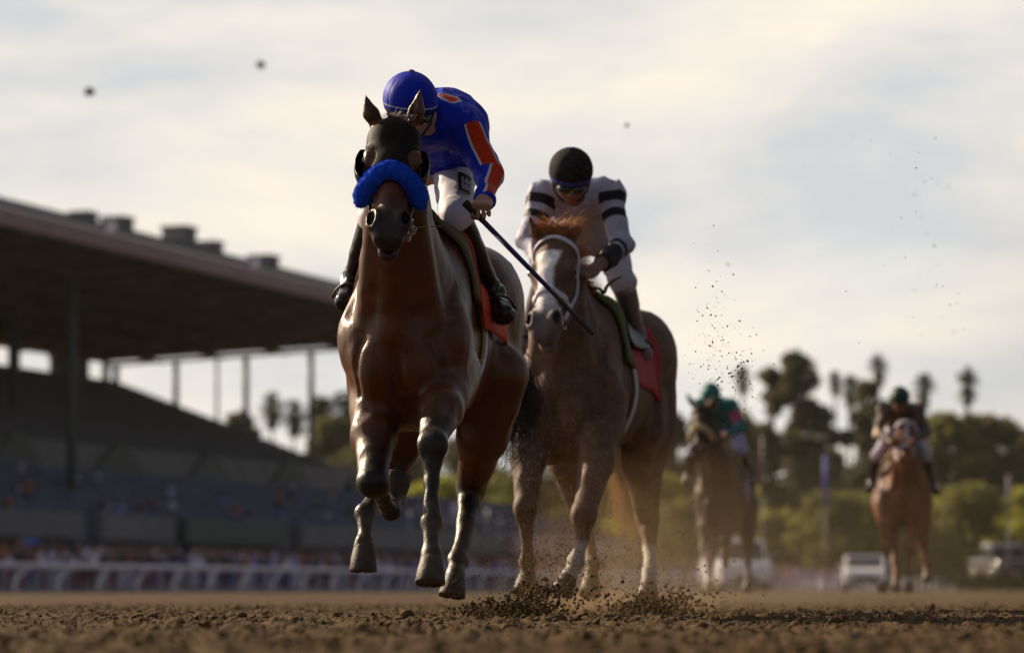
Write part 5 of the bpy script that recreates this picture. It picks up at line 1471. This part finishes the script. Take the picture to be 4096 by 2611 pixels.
def jock(hx, hy, Y, dx, hands, s=1.0):
    """joints of a crouching rider; (hx, hy) helmet pixel; scale in pixels per metre from Y"""
    k = F / Y; p = lambda ax, az, ay: P(hx + ax * k, hy - az * k, Y + ay)
    return dict(head=p(0, -0.03, 0), hu=(0.0, -0.4, 0.9), hf=(0, -0.9, -0.4), neck=p(dx * 0.3, -0.13, 0.30), chest=p(dx * 0.5, -0.18, 0.5), pelvis=p(dx, -0.26, 1.0),
        sh=[p(-0.17 + dx * 0.4, -0.14, 0.28), p(0.17 + dx * 0.4, -0.14, 0.28)], el=[p(-0.24 + dx * 0.4, -0.38, 0.15), p(0.27 + dx * 0.5, -0.38, 0.15)], wr=[p(-0.10, -0.46, -0.12), p(0.12 + dx * 0.3, -0.46, -0.10)],
        hand=[((0.2, -1, -0.2), (0.2, 0.2, -1), -1), ((-0.2, -1, -0.2), (0.2, 0.2, -1), 1)],
        hip=[p(-0.08 + dx, -0.34, 0.95), p(0.09 + dx, -0.34, 0.95)], knee=[p(-0.24 + dx * 0.4, -0.62, 0.55), p(0.26 + dx * 0.6, -0.62, 0.55)], ank=[p(-0.30 + dx * 0.4, -0.90, 0.85), p(0.34 + dx * 0.6, -0.92, 0.85)], toe=[p(-0.33 + dx * 0.4, -0.98, 0.66), p(0.37 + dx * 0.6, -1.0, 0.66)])
M_teal = mat('teal_silk', (0.010, 0.14, 0.145), 0.6, paints=(('pink', (0.42, 0.03, 0.16), 0.01),), var=0.1, vscale=20)
M_tealcap = mat('teal_cap', (0.010, 0.15, 0.15), 0.6)
J3 = jock(2842, 1572, 32.9, 0.14, None)
r3 = rider('person', 'jockey in teal silks and teal cap with a pink sleeve patch, blurred', J3,
  dict(skin=M_skin2, jersey=M_teal, breeches=mat('lilac_breeches', (0.36, 0.33, 0.60), 0.7), boots=M_bootA, helmet=M_tealcap, strap=M_rubber, fold=0.008,
       paint=lambda r, V: {'pink': 0.09 - np.linalg.norm(V - (np.array(J3['sh'][1]) * 0.45 + np.array(J3['el'][1]) * 0.55), axis=1)}), 0.016, False)
M_pat = mat('cream_patterned_silk', (0.10, 0.07, 0.06), 0.7, paints=(('edgec', (0.60, 0.45, 0.30), 0.01), ('collar', (0.40, 0.36, 0.66), 0.01)), var=0.2, vscale=15)
J4 = jock(3598, 1588, 31.8, 0.03, None)
def paint4(r, V):
    e = np.full(len(V), -1.0)
    for s in (0, 1):
        c = np.array(J4['el'][s]); e = np.maximum(e, 0.07 - np.linalg.norm(V - c, axis=1)) if s == 0 else e
    return {'edgec': e, 'collar': 0.10 - np.linalg.norm(V - np.array(J4['neck']) - np.array([0, 0, 0.05]), axis=1)}
r4 = rider('person', 'jockey in brown and cream silks with a dark green cap, blurred, at the right', J4,
  dict(skin=M_skin2, jersey=M_pat, breeches=mat('cream_breeches', (0.45, 0.40, 0.52), 0.7), boots=M_bootA, helmet=mat('dark_green_cap', (0.008, 0.045, 0.03), 0.6), strap=M_rubber, fold=0.008, paint=paint4), 0.016, False)

# ================================================================ vehicles following the field
M_carw = mat('white_car_paint', (0.80, 0.78, 0.88), 0.3, coat=0.6); M_glass = mat('car_glass', (0.03, 0.035, 0.05), 0.06, coat=0.5); M_tyre = mat('tyre', (0.018, 0.018, 0.018), 0.85)
M_lamp = mat('headlamp_glass', (0.6, 0.6, 0.65), 0.15, coat=1.0); M_trim = mat('black_trim', (0.02, 0.02, 0.022), 0.5); M_num = mat('number_plate', (0.6, 0.6, 0.55), 0.5)
def vehicle(name, label, cat, px, Y, yaw, side, roof_from, roof_to, width, z0=0.0, paint=None, wheels=(0.85, 3.6), wr=0.33, belt=0.95, roofm=None):
    """side: (x along, z) outline of the lower body, front at x = 0; cabin between roof_from and roof_to"""
    b = P(px, 2355, Y); b[2] = z0; paint = paint or M_carw
    t = empty(name, b, 0, label, cat)
    Rz = Matrix.Rotation(yaw, 3, 'Z')
    def Q(x, y, z): v = Rz @ Vector((y, x, z)); return (b[0] + v[0], b[1] + v[1], z0 + z)
    def pr(poly, w0, w1, nm, m, par, bev=0.05):
        mb = MB(); mb.prism([Q(x, w0, z) for x, z in poly], Vector(Q(0, w1, 0)) - Vector(Q(0, w0, 0))); return mb.build(nm, m, par, False, bev)
    h_ = width / 2
    body = pr(side, -h_, h_, 'body', paint, t, 0.09)
    (x0, zt0, sx0), (x1, zt1, sx1) = roof_from, roof_to
    cab = [(x0, belt), (x0 + sx0, zt0), (x1 - sx1, zt1), (x1, belt)]
    pr(cab, -h_ + 0.14, h_ - 0.14, 'window_glass', M_glass, t, 0.05)
    pr([(x0 + sx0 - 0.10, zt0 - 0.02), (x0 + sx0 - 0.02, zt0 + 0.07), (x1 - sx1, zt1 + 0.07), (x1 - sx1 + 0.08, zt1 - 0.02)], -h_ + 0.12, h_ - 0.12, 'roof', roofm or paint, t, 0.03)
    for s in (-1, 1):
        for a, c in (((x0, belt), (x0 + sx0, zt0)), ((x1, belt), (x1 - sx1, zt1)), (((x0 + x1) / 2, belt), ((x0 + x1) / 2, zt0))):
            mb = MB(); mb.tube([Q(a[0], s * (h_ - 0.13), a[1]), Q(c[0], s * (h_ - 0.13), c[1])], 0.045, 6); mb.build('pillar', paint, t, True)
        mb = MB(); mb.tube([Q(-0.02, s * (h_ - 0.28), 0.70), Q(0.05, s * (h_ - 0.28), 0.70)], 0.13, 12, flat=0.7); mb.build('headlight', M_lamp, t, True)
        mb = MB(); mb.tube([Q(x0 + 0.25, s * (h_ + 0.02), belt + 0.08), Q(x0 + 0.25, s * (h_ + 0.20), belt + 0.10)], 0.08, 8); mb.build('mirror', paint, t, True)
        for w in wheels:
            mb = MB(); mb.tube([Q(w, s * (h_ - 0.22), wr), Q(w, s * (h_ - 0.20), wr), Q(w, s * (h_ + 0.02), wr), Q(w, s * (h_ + 0.04), wr)], [wr * 0.9, wr, wr, wr * 0.9], 20); wh_ = mb.build('wheel', M_tyre, t, True)
            mb = MB(); mb.tube([Q(w, s * (h_ + 0.03), wr), Q(w, s * (h_ + 0.055), wr)], [wr * 0.62, wr * 0.5], 14); mb.build('rim', M_metal, wh_, True)
    pr([(-0.05, 0.42), (-0.05, 0.62), (0.06, 0.62), (0.06, 0.42)], -0.45, 0.45, 'grille', M_trim, t, 0.02)
    pr([(-0.09, 0.24), (-0.09, 0.40), (0.10, 0.40), (0.10, 0.24)], -h_ + 0.05, h_ - 0.05, 'bumper', M_trim, t, 0.03)
    pr([(-0.10, 0.28), (-0.10, 0.38), (-0.092, 0.38), (-0.092, 0.28)], -0.26, 0.26, 'number_plate', M_num, t, 0)
    return t
vehicle('parked_car', 'white family car at the end of the track, left of the rightmost horse', 'car', 3465, 122, math.radians(-5),
        [(0.0, 0.25), (-0.03, 0.60), (0.10, 0.82), (1.15, 0.97), (4.0, 0.98), (4.45, 0.92), (4.5, 0.4), (4.4, 0.25)], (1.05, 1.42, 0.75), (4.2, 1.38, 0.75), 1.78, 0.05)
vehicle('rescue_truck', 'tall white truck at the end of the track behind the third horse', 'truck', 2985, 122, math.radians(5),
        [(0.0, 0.3), (-0.03, 0.75), (0.15, 1.15), (1.1, 1.30), (5.6, 1.32), (5.7, 0.5), (5.6, 0.3)], (0.95, 2.05, 0.65), (5.4, 2.15, 0.2), 2.15, 0.05, wheels=(0.95, 4.5), wr=0.40, belt=1.28)
vehicle('pickup_truck', 'dark pickup with a white roof parked before the bushes at the right edge', 'truck', 4065, 150, math.radians(8),
        [(0.0, 0.3), (-0.03, 0.7), (0.15, 0.95), (1.2, 1.08), (5.0, 1.10), (5.1, 0.5), (5.0, 0.3)], (1.1, 1.75, 0.6), (3.2, 1.75, 0.25), 1.95, 0.6, mat('dark_truck_paint', (0.06, 0.05, 0.06), 0.4, coat=0.4), wheels=(0.95, 4.1), wr=0.38, belt=1.06, roofm=M_carw)
# ================================================================ dirt in the air
r = np.random.RandomState(31)
def cloudpts(n, cx, cy, sx, sy, Y0, Y1, tri=0.0):
    px = cx + r.randn(n) * sx; py = cy + r.randn(n) * sy; Y = Y0 + (Y1 - Y0) * r.rand(n)
    return np.stack([(px - 2048) / F * Y, Y, CH + (2355 - py) / F * Y], 1)
Cs, Rs, Cf_, Rf_ = [], [], [], []
def addp(C, R):
    k = (C[:, 2] > 0.0) & (R > 0.0022); Cs.append(C[k]); Rs.append(R[k])
    k = (C[:, 2] > 0.0) & (R <= 0.0022); Cf_.append(C[k]); Rf_.append(R[k])
def rad(n, a, b, p=3): return a + (b - a) * r.rand(n) ** p
for a in ((1500, 2040, 2435, 95, 16, 12.4, 13.2, 0.0018, 0.0105, 4), (800, 2120, 2405, 75, 26, 12.5, 13.3, 0.0015, 0.0095, 4), (420, 2170, 2360, 45, 22, 12.8, 13.6, 0.0015, 0.0100, 4), (260, 1960, 2445, 60, 12, 12.3, 12.9, 0.0015, 0.008, 4),
          (420, 2330, 2410, 130, 34, 12.8, 14.0, 0.0015, 0.009, 5), (60, 2310, 2350, 110, 50, 12.6, 14.0, 0.003, 0.009, 2),
          (1500, 2590, 2430, 75, 18, 13.9, 15.0, 0.002, 0.010, 4), (900, 2660, 2405, 90, 26, 13.8, 15.2, 0.0018, 0.009, 4), (300, 2700, 2380, 150, 46, 13.5, 15.5, 0.002, 0.008, 4),
          (5200, 2190, 2270, 140, 105, 13.4, 14.7, 0.0010, 0.0040, 3), (4200, 2230, 2080, 160, 170, 13.4, 14.8, 0.0008, 0.0026, 3), (1900, 2330, 1830, 180, 170, 13.2, 14.6, 0.0008, 0.0020, 3),
          (2300, 2600, 2250, 160, 120, 13.5, 15.5, 0.001, 0.003, 3), (1300, 2880, 1950, 110, 230, 14, 20, 0.0012, 0.004, 3), (220, 2850, 1330, 38, 130, 12.2, 13.6, 0.0010, 0.0046, 4), (150, 2930, 1520, 70, 110, 12.2, 14.6, 0.001, 0.0050, 3), (60, 2960, 1480, 30, 50, 12.1, 12.9, 0.0015, 0.0050, 2),
          (700, 1840, 2120, 90, 110, 12.4, 13.2, 0.0006, 0.0014, 3), (400, 1880, 2300, 80, 60, 12.2, 13.0, 0.0008, 0.0022, 3)):
    n = a[0]; addp(cloudpts(n, *a[1:7]), rad(n, a[7], a[8], a[9]))
o = link_mesh('flying_dirt', clods('flying_dirt', np.concatenate(Cs), np.concatenate(Rs), r, 1, 1.0), M_clod)
tag(o, 'spray of dirt grains and clods thrown up by the hooves', 'dirt', kind='stuff')
M_grain = mat('backlit_grain', (0.36, 0.225, 0.11), 0.9, spec=0.2)  # same dirt as the clods; backlight put into the paler colour
o = link_mesh('dust_grains', clods('dust_grains', np.concatenate(Cf_), np.concatenate(Rf_), r, 1, 1.0), M_grain)
tag(o, 'fine grains of dirt, coloured tan as if backlit, floating around the legs of the second horse', 'dirt', kind='stuff')
# grains high in the air at the right, nearer the camera
Cs, Rs = [], []
for n, cx, cy, sx, sy in ((16, 3700, 720, 60, 150), (14, 3760, 1080, 70, 120), (14, 3850, 1330, 70, 70), (30, 3400, 1000, 260, 300)):
    Cp = cloudpts(n, cx, cy, sx, sy, 7.5, 10.5); Cs.append(Cp); Rs.append(rad(n, 0.0008, 0.0030, 2))
o = link_mesh('drifting_grit', clods('drifting_grit', np.concatenate(Cs), np.concatenate(Rs), r, 1, 1.0), M_clod)
tag(o, 'tiny specks of grit drifting against the sky at the right', 'dirt', kind='stuff')
# fine dust hanging over the track behind the leaders
def volume_box(name, lo, hi, dens, color, label, noise=None, aniso=0.5):
    mb = MB(); c = [(a + b) / 2 for a, b in zip(lo, hi)]; mb.box((0, 0, 0), [b - a for a, b in zip(lo, hi)])
    m = bpy.data.materials.new(name); m.use_nodes = True; t = m.node_tree; N = t.nodes; K = t.links.new
    N.remove(N['Principled BSDF']); out = N['Material Output']
    v = N.new('ShaderNodeVolumePrincipled'); v.inputs['Color'].default_value = (*color, 1); v.inputs['Density'].default_value = dens; v.inputs['Anisotropy'].default_value = aniso
    K(v.outputs[0], out.inputs['Volume'])
    if noise:
        co = N.new('ShaderNodeTexCoord'); ns = N.new('ShaderNodeTexNoise'); ns.inputs['Scale'].default_value = noise; ns.inputs['Detail'].default_value = 2; K(co.outputs['Object'], ns.inputs['Vector'])
        mr = N.new('ShaderNodeMapRange'); mr.inputs['From Min'].default_value = 0.40; mr.inputs['From Max'].default_value = 0.72; mr.inputs['To Max'].default_value = dens * 2; K(ns.outputs['Fac'], mr.inputs['Value'])
        sp = N.new('ShaderNodeSeparateXYZ'); K(co.outputs['Object'], sp.inputs[0]); hh = (hi[2] - lo[2]) / 2
        mz = N.new('ShaderNodeMapRange'); mz.inputs['From Min'].default_value = -hh; mz.inputs['From Max'].default_value = hh; mz.inputs['To Min'].default_value = 1; mz.inputs['To Max'].default_value = 0; K(sp.outputs['Z'], mz.inputs['Value'])
        mu = N.new('ShaderNodeMath'); mu.operation = 'MULTIPLY'; K(mr.outputs[0], mu.inputs[0]); K(mz.outputs[0], mu.inputs[1])
        hx_ = (hi[0] - lo[0]) / 2; mx_ = N.new('ShaderNodeMapRange'); mx_.inputs['From Min'].default_value = -hx_; mx_.inputs['From Max'].default_value = -hx_ * 0.3; K(sp.outputs['X'], mx_.inputs['Value'])
        m2 = N.new('ShaderNodeMath'); m2.operation = 'MULTIPLY'; K(mu.outputs[0], m2.inputs[0]); K(mx_.outputs[0], m2.inputs[1])
        K(m2.outputs[0], v.inputs['Density'])
    o = link_mesh(name, mb.mesh(name), m); o.location = c
    tag(o, label, name.replace('_', ' '), kind='stuff'); return o
HAZE = True
if HAZE:
    volume_box('haze', (-260, -30, -1.0), (260, 560, 45), 0.00006, (0.80, 0.77, 0.74), 'thin warm haze hanging over the racecourse', aniso=0.4)
volume_box('dust_cloud', (0.15, 14.2, 0.02), (3.0, 31.0, 1.1), 0.020, (0.60, 0.46, 0.32), 'brown dust hanging low over the track behind the second horse', noise=0.9)
volume_box('leg_dust', (0.0, 13.5, 0.02), (1.05, 17.0, 0.85), 0.22, (0.72, 0.50, 0.28), 'golden sunlit dust around the legs of the second horse', noise=1.6, aniso=0.55)
